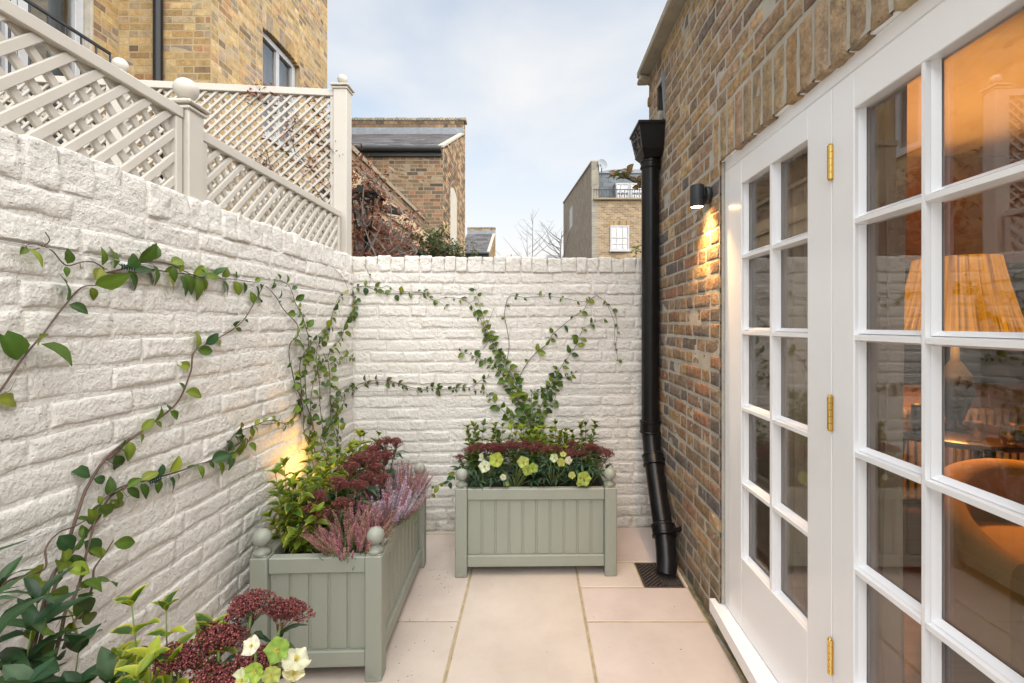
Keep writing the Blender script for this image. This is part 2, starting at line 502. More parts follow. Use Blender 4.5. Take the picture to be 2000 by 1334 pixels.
# splash dirt and algae along the foot of the painted walls, in noisy tide marks
def add_foot_dirt(m, height=0.16, col=(0.16, 0.15, 0.09)):
    n, l = m.node_tree.nodes, m.node_tree.links; b = n['Principled BSDF']
    src = b.inputs['Base Color'].links[0].from_socket
    t = n.new('ShaderNodeTexCoord'); sp = n.new('ShaderNodeSeparateXYZ'); l.new(t.outputs['Object'], sp.inputs[0])
    nz = n.new('ShaderNodeTexNoise'); nz.inputs['Scale'].default_value = 9; nz.inputs['Detail'].default_value = 8; nz.inputs['Roughness'].default_value = 0.7
    l.new(t.outputs['Object'], nz.inputs['Vector'])
    a = n.new('ShaderNodeMapRange'); a.inputs['From Min'].default_value = 0.0; a.inputs['From Max'].default_value = height
    a.inputs['To Min'].default_value = 1.0; a.inputs['To Max'].default_value = 0.0; l.new(sp.outputs['Z'], a.inputs['Value'])
    c = n.new('ShaderNodeMapRange'); c.inputs['From Min'].default_value = 0.42; c.inputs['From Max'].default_value = 0.66; l.new(nz.outputs['Fac'], c.inputs['Value'])
    mu = n.new('ShaderNodeMath'); mu.operation = 'MULTIPLY'; l.new(a.outputs['Result'], mu.inputs[0]); l.new(c.outputs['Result'], mu.inputs[1])
    mx_ = n.new('ShaderNodeMix'); mx_.data_type = 'RGBA'; l.new(mu.outputs[0], mx_.inputs['Factor']); l.new(src, mx_.inputs['A']); mx_.inputs['B'].default_value = (*col, 1)
    l.new(mx_.outputs['Result'], b.inputs['Base Color'])
add_foot_dirt(M['white_brick'])
add_foot_dirt(M['sage'], 0.07, (0.12, 0.115, 0.08))
add_foot_dirt(M['stock'], 0.35, (0.09, 0.09, 0.04))
# ---------------------------------------------------------------- masonry
class Frame:
    """a wall face: origin, along (u), up (v), outward (n)"""
    def __init__(s, O, U, V, N):
        s.O = np.array(O, float); s.U = np.array(Vector(U).normalized()); s.V = np.array(Vector(V).normalized()); s.N = np.array(Vector(N).normalized())
        s.flip = float(np.dot(np.cross(s.U, s.V), s.N)) < 0
    def pts(s, u, v, n):
        u = np.asarray(u, float).ravel()[:, None]; v = np.asarray(v, float).ravel()[:, None]; n = np.asarray(n, float).ravel()[:, None]
        return s.O + u * s.U + v * s.V + n * s.N
    def face(s, f):
        return tuple(reversed(f)) if s.flip else f

def axis_stops(a, b, e, n):
    L = b - a
    e = min(e, L * 0.25)
    inner = np.linspace(a + e, b - e, max(2, n - 1))
    return np.concatenate([[a], [a + e * 0.35], inner, [b - e * 0.35], [b]])

def undul(U_, V_):
    return fbm(U_ * 3.1, V_ * 3.1, 41.0, 2) + 0.45 * fbm(U_ * 11, V_ * 11, 7.0, 2)

def brick_patch(fr, u0, u1, v0, v1, nx=8, ny=4, proud=0.006, rnd=0.006, rough=0.001, jag=0.002, seed=0.0, back=0.012, tilt=0.0, soft=2.0, und=0.0):
    us = axis_stops(u0, u1, rnd, nx); vs_ = axis_stops(v0, v1, rnd, ny)
    Ug, Vg = np.meshgrid(us, vs_, indexing='ij')
    d = np.minimum(np.minimum(Ug - u0, u1 - Ug), np.minimum(Vg - v0, v1 - Vg))
    k = np.clip(d / rnd, 0, 1)
    h = proud * (1 - (1 - k) ** soft)
    nzv = fbm(Ug * 28, Vg * 28, seed, 3) * 0.6 + fbm(Ug * 9, Vg * 9, seed + 5, 2) * 0.7
    h = h + nzv * rough * (0.3 + 0.7 * k) + tilt * ((Ug - (u0+u1)/2) / (u1-u0) + (Vg - (v0+v1)/2) / (v1-v0)) * k
    if und: h = h + undul(Ug, Vg) * und + np.minimum(0, fbm(Ug * 45, Vg * 45, seed + 3, 2) + 0.12) * rough * 1.6 * k
    ju = (fbm(Ug * 22, Vg * 22, seed + 11, 2) + 0.5 * fbm(Ug * 60, Vg * 60, seed, 1)) * jag; jv = (fbm(Ug * 13, Vg * 13, seed + 23, 2) + 0.5 * fbm(Ug * 50, Vg * 50, seed, 1)) * jag
    a, b = Ug.shape
    top = fr.pts(Ug + ju, Vg + jv, h)
    idx = np.arange(a * b).reshape(a, b)
    fs = []
    for i in range(a - 1):
        for j in range(b - 1):
            fs.append(fr.face((int(idx[i, j]), int(idx[i+1, j]), int(idx[i+1, j+1]), int(idx[i, j+1]))))
    ring = [idx[i, 0] for i in range(a)] + [idx[a-1, j] for j in range(1, b)] + [idx[i, b-1] for i in range(a-2, -1, -1)] + [idx[0, j] for j in range(b-2, 0, -1)]
    rp = top[ring] - fr.N * (back + 0.0)
    base = a * b
    n = len(ring)
    for i in range(n):
        j = (i + 1) % n
        fs.append(fr.face((int(ring[j]), int(ring[i]), base + i, base + j)))
    return np.vstack([top, rp]), fs

def lumpy_box(lo, hi, r=0.012, n=5, rough=0.003, seed=0.0):
    """rounded, hand-made looking block in world axes"""
    lo = np.array(lo, float); hi = np.array(hi, float); c = (lo + hi) / 2; hs_ = (hi - lo) / 2
    r = min(r, float(hs_.min()) * 0.8)
    V_ = []; F_ = []
    t = np.linspace(-1, 1, n + 1)
    t = np.sign(t) * (1 - (1 - np.abs(t)) ** 1.5)
    for ax in range(3):
        o1, o2 = (ax + 1) % 3, (ax + 2) % 3
        for s_ in (-1, 1):
            A, B = np.meshgrid(t, t, indexing='ij')
            p = np.zeros((n+1, n+1, 3)); p[..., ax] = s_; p[..., o1] = A; p[..., o2] = B
            q = p * hs_
            inner = np.clip(q, -(hs_ - r), hs_ - r)
            d = q - inner; L = np.linalg.norm(d, axis=-1, keepdims=True); L[L == 0] = 1
            q = inner + d / L * r
            dn = q / np.linalg.norm(q, axis=-1, keepdims=True)
            w = q + c
            nv = fbm(w[..., 0] * 24, w[..., 1] * 24, w[..., 2] * 24 + seed, 3)
            w = w + dn * nv[..., None] * rough
            base = len(V_); V_.extend(w.reshape(-1, 3).tolist())
            for i in range(n):
                for j in range(n):
                    f = (base + i*(n+1) + j, base + (i+1)*(n+1) + j, base + (i+1)*(n+1) + j+1, base + i*(n+1) + j+1)
                    F_.append(f if s_ > 0 else tuple(reversed(f)))
    # weld coincident rim vertices
    key = {}; remap = []; out = []
    for p in V_:
        k = tuple(int(round(x * 20000)) for x in p)
        if k not in key: key[k] = len(out); out.append(p)
        remap.append(key[k])
    F2 = []
    for f in F_:
        g = []
        for i in f:
            if not g or remap[i] != g[-1]: g.append(remap[i])
        if len(g) > 1 and g[0] == g[-1]: g.pop()
        if len(g) >= 3: F2.append(tuple(g))
    return np.array(out), F2

class Masonry:
    """bricks of one thing; the 300 that show largest become parts, the rest one stuff part"""
    def __init__(s, parent, mat, limit=300, name='brick', rest='brickwork'):
        s.parent, s.mat, s.limit, s.name, s.rest, s.items = parent, mat, limit, name, rest, []
    def add(s, V_, F_, col):
        c = V_.mean(axis=0); size = -1.0
        pr = proj(c)
        if pr and -60 < pr[0] < 2060 and -60 < pr[1] < 1394:
            q = [proj(p) for p in V_[:: max(1, len(V_) // 12)]]
            q = [k for k in q if k]
            size = (max(k[0] for k in q) - min(k[0] for k in q) + 1) * (max(k[1] for k in q) - min(k[1] for k in q) + 1)
        s.items.append((size, V_, F_, col))
    def flush(s, smooth=True):
        s.items.sort(key=lambda t: -t[0])
        rest = MB()
        for i, (size, V_, F_, col) in enumerate(s.items):
            if i < s.limit and size > 60:
                m = MB(); m.add(V_, F_, col)
                m.build(s.name, s.mat, s.parent, smooth, 50)
            else:
                rest.add(V_, F_, col)
        if rest.v:
            rest.build(s.rest, s.mat, s.parent, smooth, 50, kind='stuff')

def mortar_sheet(name, fr, ulen, vlen, openings, mat, parent, step=0.05, amp=0.001, kind=None, u0=0.0, v0=0.0, und=0.0):
    def stops(a, b, cuts):
        xs = sorted(set([a, b] + [c for c in cuts if a < c < b]))
        out = []
        for p, q in zip(xs, xs[1:]):
            n = max(1, int(round((q - p) / step)))
            out += list(np.linspace(p, q, n + 1)[:-1])
        return np.array(out + [xs[-1]])
    us = stops(u0, ulen, [o[0] for o in openings] + [o[1] for o in openings])
    vs_ = stops(v0, vlen, [o[2] for o in openings] + [o[3] for o in openings])
    Ug, Vg = np.meshgrid(us, vs_, indexing='ij')
    h = fbm(Ug * 25, Vg * 25, 3.3, 3) * amp + fbm(Ug * 5, Vg * 5, 8.3, 2) * amp * 1.2
    if und: h = h + undul(Ug, Vg) * und
    pts = fr.pts(Ug, Vg, h)
    a, b = Ug.shape; fs = []
    for i in range(a - 1):
        for j in range(b - 1):
            um, vm = (us[i] + us[i+1]) / 2, (vs_[j] + vs_[j+1]) / 2
            if any(o[0] < um < o[1] and o[2] < vm < o[3] for o in openings): continue
            fs.append(fr.face((i*b + j, (i+1)*b + j, (i+1)*b + j+1, i*b + j+1)))
    m = MB(); m.add(pts, fs)
    return m.build(name, mat, parent, True, kind=kind)

def lay_courses(mas, fr, ulen, v_start, v_end, openings, colour, course=0.075, gap=0.010, nx=6, ny=3, bond='flemish', u_start=0.0,
                proud=(0.004, 0.007), rnd=0.005, rough=0.001, jag=0.0015, back=0.012, wob=0.0, tilt=0.001, keep=None, soft=2.0, small=0, und=0.0, loose=False):
    n = int(round((v_end - v_start) / course))
    ch = (v_end - v_start) / n
    for k in range(n):
        a = v_start + k * ch; b = a + ch
        mid = (a + b) / 2
        spans = [(u_start, ulen)]
        for o in openings:
            if o[2] < mid < o[3]:
                ns = []
                for (p, q) in spans:
                    if o[1] <= p or o[0] >= q: ns.append((p, q)); continue
                    if o[0] > p: ns.append((p, o[0]))
                    if o[1] < q: ns.append((o[1], q))
                spans = ns
        for (p, q) in spans:
            u = p - (0.0 if k % 2 == 0 else random.choice((0.1125, 0.056))) if bond != 'none' else p
            head = (k % 2 == 0)
            while u < q - 0.01:
                if bond == 'flemish': L = 0.1125 if head else 0.225
                elif bond == 'stretcher': L = 0.225 if random.random() > 0.16 else 0.1125
                else: L = 0.225
                head = not head
                L *= random.uniform(0.96, 1.04)
                ua, ub = max(u, p), min(u + L, q)
                if q - ub < 0.045: ub = q
                u += L
                if ub - ua < 0.04: 
                    if ub >= q: break
                    continue
                g = gap * (random.uniform(0.15, 1.1) if loose else random.uniform(0.7, 1.3)) / 2
                rd = rnd * (random.uniform(0.55, 1.5) if loose else 1)
                w1 = wob * float(fbm(np.array([(ua+ub)/2 * 0.9]), np.array([k * 0.35]), 1.7, 2)[0])
                gv = gap * random.uniform(0.8, 1.2) / 2
                if keep and not keep((ua + ub) / 2, mid): 
                    if ub >= q: break
                    continue
                V_, F_ = brick_patch(fr, ua + g, ub - g, a + gv + w1, b - gv + w1, nx if (ub - ua) > 0.14 else max(3, nx // 2 + 1), ny,
                                     random.uniform(*proud), rd, rough, jag, random.uniform(0, 900), back, random.uniform(-tilt, tilt), soft, und)
                mas.add(V_, F_, colour(V_.mean(axis=0)))
                if ub >= q: break

def jitter(c, a=0.12):
    k = random.uniform(1 - a, 1 + a)
    return (c[0] * k * random.uniform(0.96, 1.04), c[1] * k, c[2] * k * random.uniform(0.93, 1.07), 1)
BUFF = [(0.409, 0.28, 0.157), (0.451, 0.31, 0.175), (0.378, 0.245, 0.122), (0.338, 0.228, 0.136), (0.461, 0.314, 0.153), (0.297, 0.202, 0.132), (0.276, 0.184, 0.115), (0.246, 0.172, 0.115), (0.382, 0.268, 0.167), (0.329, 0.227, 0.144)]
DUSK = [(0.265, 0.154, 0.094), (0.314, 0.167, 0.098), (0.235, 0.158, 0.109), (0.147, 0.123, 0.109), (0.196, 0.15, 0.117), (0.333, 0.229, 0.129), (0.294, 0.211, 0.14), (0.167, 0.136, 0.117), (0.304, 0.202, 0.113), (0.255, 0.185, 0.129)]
YELLOW = [(0.368, 0.243, 0.101), (0.394, 0.268, 0.115), (0.342, 0.22, 0.085), (0.381, 0.274, 0.141), (0.302, 0.191, 0.081), (0.374, 0.256, 0.111), (0.184, 0.119, 0.065), (0.361, 0.239, 0.101), (0.328, 0.178, 0.081), (0.316, 0.233, 0.136), (0.27, 0.2, 0.13), (0.22, 0.16, 0.115)]
RUST = [(0.167, 0.104, 0.06), (0.196, 0.122, 0.069), (0.242, 0.114, 0.06), (0.138, 0.094, 0.057), (0.092, 0.07, 0.048), (0.219, 0.145, 0.079), (0.19, 0.135, 0.079), (0.162, 0.109, 0.065)]

# ================================================================ THE YARD
XL, XR = -1.21, 0.855            # the two side walls
def yback(x): return 3.118 + 0.045 * x
HW = 1.865                        # height of the white walls
YEND = 3.34                       # the house wall runs past the back wall to here

# ground beyond and below
g = MB(); g.box((-150, -60, -0.30), (150, 400, -0.12))
tag(g.build('ground', M['ground']), kind='structure')
base = MB(); base.box((-1.24, -1.5, -0.11), (0.601, 3.16, -0.0045)); base.box((0.601, -1.5, -0.11), (0.95, 2.436, -0.0045)); base.box((0.601, 2.690, -0.11), (0.95, 3.16, -0.0045)); base.box((0.817, 2.436, -0.11), (0.95, 2.690, -0.0045))
tag(base.build('patio_bed', M['joint']), kind='structure')

# paving: every slab its own piece, joints recessed and sandy
patio = thing('patio', None, None); patio['kind'] = 'structure'
def slab(x0, x1, y0, y1, cut=None):
    g_ = 0.0058
    m = MB()
    k = random.uniform(-0.001, 0.001)
    def rect(a0, a1, b0, b1):
        m.bbox((a0, b0, -0.03), (a1, b1, 0.0 + k), 0.003)
    if cut is None: rect(x0 + g_, x1 - g_, y0 + g_, y1 - g_)
    o = m.build('paving_slab', M['slab'], patio); q_ = random.uniform(0.91, 1.05); o.color = (0.585 * q_, 0.50 * q_ * random.uniform(.985, 1.01), 0.445 * q_ * random.uniform(.97, 1.02), 1)
    return o
left_rows = [(-0.55, 0.35), (0.35, 1.255), (1.255, 2.157), (2.157, 3.055), (3.055, 3.13)]
mid_rows = [(-0.6, -0.1), (-0.1, 0.8), (0.8, 1.70), (1.70, 2.75), (2.75, 3.14)]
mid_rows = [(-0.6, 0.5), (0.5, 1.10), (1.10, 2.75), (2.75, 3.14)]
for a, b in left_rows:
    slab(-1.21, -0.945, a, b); slab(-0.945, -0.347, a, b)
mid_rows = [(-0.6, 0.3), (0.3, 1.2), (1.2, 1.2)]
for a, b in [(-0.6, 0.3), (0.3, 1.28), (1.28, 2.74), (2.74, 3.14)]:
    slab(-0.347, 0.252, a, b)
for a, b in [(-0.6, 0.35), (0.35, 1.255), (1.255, 2.155), (2.155, 2.434)]:
    slab(0.252, 0.832, a, b)
slab(0.252, 0.600, 2.434, 2.692)
slab(0.818, 0.850, 2.434, 2.692)
slab(0.252, 0.848, 2.692, 3.16)
m = MB()
for y in np.arange(-0.5, 2.1, 0.13):
    m.bbox((0.834, y, -0.02), (0.850, y + 0.127, -0.004 + random.uniform(-.002, .002)), 0.002)
tag(m.build('mortar_strip', M['cement'], patio))
m = MB(); 
us = np.linspace(2.07, 3.3, 26)
for a, b in zip(us, us[1:]): m.bbox((0.834, a, -0.02), (0.852, b, 0.004 + random.uniform(-.003, .004)), 0.004)
m.build('mossy_joint', M['mossy'], patio)

# ---- left wall: painted brickwork, soldier coping
lw_ = thing('garden_wall', 'long white painted brick wall along the left side carrying the sloping-looking trellis', 'wall', (0, 0, 0))
frL = Frame((XL, -0.6, 0.0), (0, 1, 0), (0, 0, 1), (1, 0, 0))
LL = 3.10 + 0.6
m = MB(); m.box((XL - 0.215, -0.6, -0.1), (XL - 0.008, 3.33, HW - 0.03)); m.build('wall_core', M['white_brick'], lw_)
mortar_sheet('mortar', frL, LL, HW - 0.05, [], M['white_brick'], lw_, 0.016, 0.0026, und=0.0035)
mas = Masonry(lw_, M['white_brick'])
white = lambda c: (1, 1, 1, 1)
lay_courses(mas, frL, LL - 0.005, 0.0, HW - 0.118, [], white, nx=17, ny=7, bond='stretcher', gap=0.012, proud=(0.002, 0.0075), rnd=0.007,
            rough=0.0036, jag=0.0062, back=0.016, wob=0.010, tilt=0.0022, soft=1.7, und=0.0035, loose=True, keep=lambda u, v: u > 1.2 or v < 0.3)
y = 0.35
while y < 3.10:
    w = random.uniform(0.072, 0.094)
    V_, F_ = lumpy_box((XL - 0.22, y, HW - 0.116 + random.uniform(-.004, .004)), (XL + 0.006 + random.uniform(-.006, .007), y + w - random.uniform(0.001, 0.005), HW + random.uniform(-.007, .008)), 0.009, 9, 0.0095, random.uniform(0, 99))
    mas.add(V_, F_, (1, 1, 1, 1)); y += w
mas.flush()

# ---- back wall
bw_ = thing('garden_wall', 'white painted brick wall across the end of the yard behind the planters', 'wall', (0, 0, 0))
b0 = Vector((XL, yback(XL), 0)); b1 = Vector((XR, yback(XR), 0)); ub_ = (b1 - b0).normalized(); nb_ = Vector((ub_.y, -ub_.x, 0))
frB = Frame(b0, ub_, (0, 0, 1), nb_)
LB = (b1 - b0).length
m = MB(); m.prism([b0 - nb_ * 0.008, b1 - nb_ * 0.008, b1 - nb_ * 0.215, b0 - nb_ * 0.215], (0, 0, HW - 0.03)); m.build('wall_core', M['white_brick'], bw_)
mortar_sheet('mortar', frB, LB, HW - 0.05, [], M['white_brick'], bw_, 0.016, 0.0026, und=0.0035)
mas = Masonry(bw_, M['white_brick'])
lay_courses(mas, frB, LB, 0.0, HW - 0.108, [], white, nx=13, ny=6, bond='stretcher', gap=0.012, proud=(0.0025, 0.0085), rnd=0.007,
            rough=0.0036, jag=0.0062, back=0.016, wob=0.010, tilt=0.0025, soft=1.7, und=0.0035, loose=True)
u = 0.0
while u < LB - 0.03:
    w = random.uniform(0.074, 0.106)
    a = b0 + ub_ * u
    V_, F_ = lumpy_box((0, -0.012 + random.uniform(-.005, .004), HW - 0.106 + random.uniform(-.004, .004)), (w - random.uniform(0.001, 0.006), 0.21, HW + random.uniform(-.009, .007)), 0.009, 9, 0.0095, random.uniform(0, 99))
    V_ = np.array([np.array(a) + np.array(ub_) * p[0] - np.array(nb_) * p[1] + np.array((0, 0, p[2])) for p in V_])
    mas.add(V_, F_, (1, 1, 1, 1)); u += w
mas.flush()
# moss tufts on the back of the coping
m = MB()
for i in range(260):
    u = random.uniform(0, LB); p = b0 + ub_ * u - nb_ * random.uniform(0.13, 0.2)
    if fbm(np.array([u * 5]), np.array([0.0]), 4)[0] < -0.05: continue
    r = random.uniform(0.003, 0.009)
    c = random.choice(((0.10, 0.10, 0.04, 1), (0.06, 0.055, 0.04, 1), (0.16, 0.15, 0.04, 1)))
    m.ball((p.x, p.y, HW + 0.002 + random.uniform(0, 0.008)), r, 6, c)
m.build('moss', M['leaf_attr'], bw_, True, kind='stuff')

# ---- house wall on the right: stock brick, soldier arch over the doors, coping
DOOR_Y1, DOOR_TOP = 2.078, 2.152
hw = thing('house_wall', 'brown stock brick house wall on the right with a soldier arch over the white doors', 'wall')
frR = Frame((XR, -0.7, 0.0), (0, 1, 0), (0, 0, 1), (-1, 0, 0))
LR = YEND + 0.7
OV = 0.7
open_door = (-1, DOOR_Y1 + OV, -1, DOOR_TOP)
open_arch = (-1, DOOR_Y1 + 0.075 + OV, DOOR_TOP - 0.001, 2.378)
scup = (2.93 + OV, 3.12 + OV, 2.74, 3.02)
mortar_sheet('mortar', frR, LR, 3.21, [open_door, scup], M['mortar'], hw, 0.02, 0.0016)
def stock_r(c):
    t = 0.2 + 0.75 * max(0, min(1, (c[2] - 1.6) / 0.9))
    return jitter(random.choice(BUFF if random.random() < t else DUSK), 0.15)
mas = Masonry(hw, M['stock'])
kw = dict(nx=9, ny=5, bond='flemish', gap=0.0145, proud=(0.0008, 0.0050), rnd=0.006, rough=0.0034, jag=0.0040, wob=0.007, tilt=0.001)
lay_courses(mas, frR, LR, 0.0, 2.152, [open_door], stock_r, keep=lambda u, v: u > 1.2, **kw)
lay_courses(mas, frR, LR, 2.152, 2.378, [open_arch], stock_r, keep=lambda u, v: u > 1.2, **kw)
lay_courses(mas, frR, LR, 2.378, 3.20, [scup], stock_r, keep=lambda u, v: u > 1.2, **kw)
u = DOOR_Y1 + 0.075 + OV
while u > 1.2:
    w = random.uniform(0.073, 0.080)
    V_, F_ = brick_patch(frR, u - w + 0.0075, u - 0.0075, DOOR_TOP + random.uniform(-0.012, 0.0), 2.372 + random.uniform(-.006, .003), 6, 12, random.uniform(0.001, 0.005), 0.008, 0.004, 0.005, random.uniform(0, 99), 0.05, 0.001)
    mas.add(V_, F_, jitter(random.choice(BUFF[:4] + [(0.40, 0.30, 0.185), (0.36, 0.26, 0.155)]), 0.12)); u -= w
# end face of the house wall that shows beyond the back wall
frE = Frame((XR, YEND, 0.0), (1, 0, 0), (0, 0, 1), (0, -1, 0))
mas.flush()
core = MB()
core.box((XR + 0.010, DOOR_Y1, -0.1), (XR + 0.30, YEND, 2.152))
core.box((XR + 0.010, -0.7, 2.1525), (XR + 0.30, 2.92, 3.21))
core.box((XR + 0.010, 2.92, 2.1525), (XR + 0.30, YEND, 2.73))
core.box((XR + 0.16, 2.92, 2.73), (XR + 0.30, YEND, 3.21))
core.box((XR + 0.010, 3.13, 2.73), (XR + 0.16, YEND, 3.21))
core.box((XR + 0.010, 2.92, 3.03), (XR + 0.16, 3.13, 3.21))
core.box((XR + 0.002, -0.7, -0.1), (XR + 0.30, DOOR_Y1 - 0.001, 0.0705))
core.build('wall_core', M['mortar'], hw)
# rough far corner, bricks end-on
m = MB()
for k in range(43):
    z = k * 0.075
    if 2.73 < z < 2.98: continue
    V_, F_ = lumpy_box((XR - 0.004 + random.uniform(-.006, .004), YEND - 0.06, z + .004), (XR + 0.12, YEND + 0.012 + random.uniform(-.012, .01), z + 0.071), 0.008, 4, 0.006, k)
    m.add(V_, F_, jitter(random.choice(BUFF), 0.15))
m.build('quoin', M['stock'], hw, True, kind='stuff')
m = MB(); m.bbox((0.770, -0.7, 3.215), (1.16, 3.36, 3.262), 0.006)
m.bbox((0.80, -0.7, 3.262), (1.16, 3.35, 3.285), 0.006)
m.build('coping', M['coping'], hw)
m = MB(); V_, F_ = lumpy_box((0.775, 3.29, 3.17), (0.90, 3.37, 3.214), 0.014, 6, 0.014, 4); m.add(V_, F_)
m.build('stone_corbel', M['coping'], hw, True)
# lead-lined outlet above the hopper
lo = thing('roof_outlet', 'dark lead lined opening in the brickwork just above the black hopper', 'outlet')
m = MB()
m.prism([(XR - 0.030, 2.915, 3.03), (XR + 0.12, 2.915, 3.03), (XR + 0.12, 2.915, 2.72), (XR - 0.012, 2.915, 2.72)], (0, 0.008, 0))
m.build('lead_flashing', M['lead'], lo)
m = MB(); m.prism([(XR - 0.012, 2.935, 2.735), (XR - 0.012, 3.125, 2.735), (XR + 0.15, 3.125, 2.76), (XR + 0.15, 2.935, 2.76)], (0, 0, 0.006)); m.build('chute', M['lead'], lo)
V_, F_ = lumpy_box((XR - 0.006, 3.075, 2.735), (XR + 0.12, 3.18, 2.86), 0.02, 7, 0.014, 8)
m = MB(); m.add(V_, F_); m.build('rough_render', M['coping'], lo, True)
m = MB(); m.box((XR + 0.004, 3.105, 2.80), (XR + 0.14, 3.112, 3.02)); m.box((XR + 0.13, 2.93, 2.77), (XR + 0.14, 3.10, 3.02)); m.build('shade_sheets', M['dark_room'], lo)  # near-black sheets, painted to stand in for shade deep in the opening

# small plinth line of mossy mortar under the door sill
m = MB()
for yy in np.arange(0.2, 2.1, 0.1):
    V_, F_ = lumpy_box((XR - 0.008 + random.uniform(-.004, .003), yy, -0.02), (XR + 0.02, yy + 0.103, 0.064), 0.01, 4, 0.006, yy * 9)
    m.add(V_, F_)
m.build('damp_plinth', M['mossy'], hw, True, kind='stuff')

# grit, heather bits and a few dead leaves on the slabs
m = MB()
for k in range(150):
    if k % 3: x, y = random.gauss(-0.52, 0.07), random.uniform(1.3, 2.9)
    else: x, y = random.uniform(-0.55, 0.82), random.uniform(1.3, 3.0)
    if abs(x) > 0.84: continue
    s_ = random.uniform(0.0012, 0.0035); a = random.uniform(0, 6.28); c = random.choice(((0.10, 0.07, 0.04, 1), (0.06, 0.05, 0.03, 1), (0.22, 0.09, 0.08, 1), (0.16, 0.15, 0.06, 1)))
    d = Vector((math.cos(a), math.sin(a), 0)) * s_; e = Vector((-d.y, d.x, 0)) * 0.6
    p = Vector((x, y, 0.0012)); m.add([p - d, p + e, p + d * 1.4, p - e, p + Vector((0, 0, s_ * .8))], [(0, 3, 4), (3, 2, 4), (2, 1, 4), (1, 0, 4)], c)
tag(m.build('fallen_bits', pm('dry_bits', (1, 1, 1), 0.9, src='attr'), None), 'scattered grit and dropped heather bits on the paving slabs', None, None, 'stuff')
# ================================================================ FRENCH DOORS
XD = 0.875
fd = thing('french_doors', 'white gloss painted glazed doors with brass hinges and slim glazing bars in the house wall', 'door', (XD, 1.33, 0.13))
def dpos(o): o.location = Vector(o.location) - Vector((XD, 1.33, 0.13)); return o
def dbuild(mb, name, mat, parent=None, off=True, **k):
    mb.v = [(p[0] - XD, p[1] - 1.33, p[2] - 0.13) for p in mb.v]
    return mb.build(name, mat, parent or fd, **k)
# outer frame
m = MB()
m.bbox((XD + 0.002, -0.02, 2.101), (XD + 0.09, 2.074, 2.149), 0.003)
m.bbox((XD + 0.002, 2.018, 0.132), (XD + 0.09, 2.074, 2.1005), 0.003)
m.bbox((XD - 0.012, -0.02, 2.1485), (XD + 0.05, 2.082, 2.1565), 0.002)
dbuild(m, 'frame', M['white_gloss'])
m = MB()
m.add([(XD + 0.09, -0.3, 0.128), (0.795, 0.6, 0.128), (0.802, 1.62, 0.128), (0.826, 2.125, 0.128), (XD + 0.09, 2.125, 0.128),
       (XD + 0.09, -0.3, 0.072), (0.795, 0.6, 0.072), (0.802, 1.62, 0.072), (0.826, 2.125, 0.072), (XD + 0.09, 2.125, 0.072),
       (0.79, -0.3, 0.128), (0.79, -0.3, 0.072)],
      [(0, 4, 3, 2, 1, 10), (5, 11, 6, 7, 8, 9), (1, 2, 7, 6), (2, 3, 8, 7), (3, 4, 9, 8), (10, 1, 6, 11), (0, 10, 11, 5), (0, 5, 9, 4)])
dbuild(m, 'sill', M['white_gloss'])
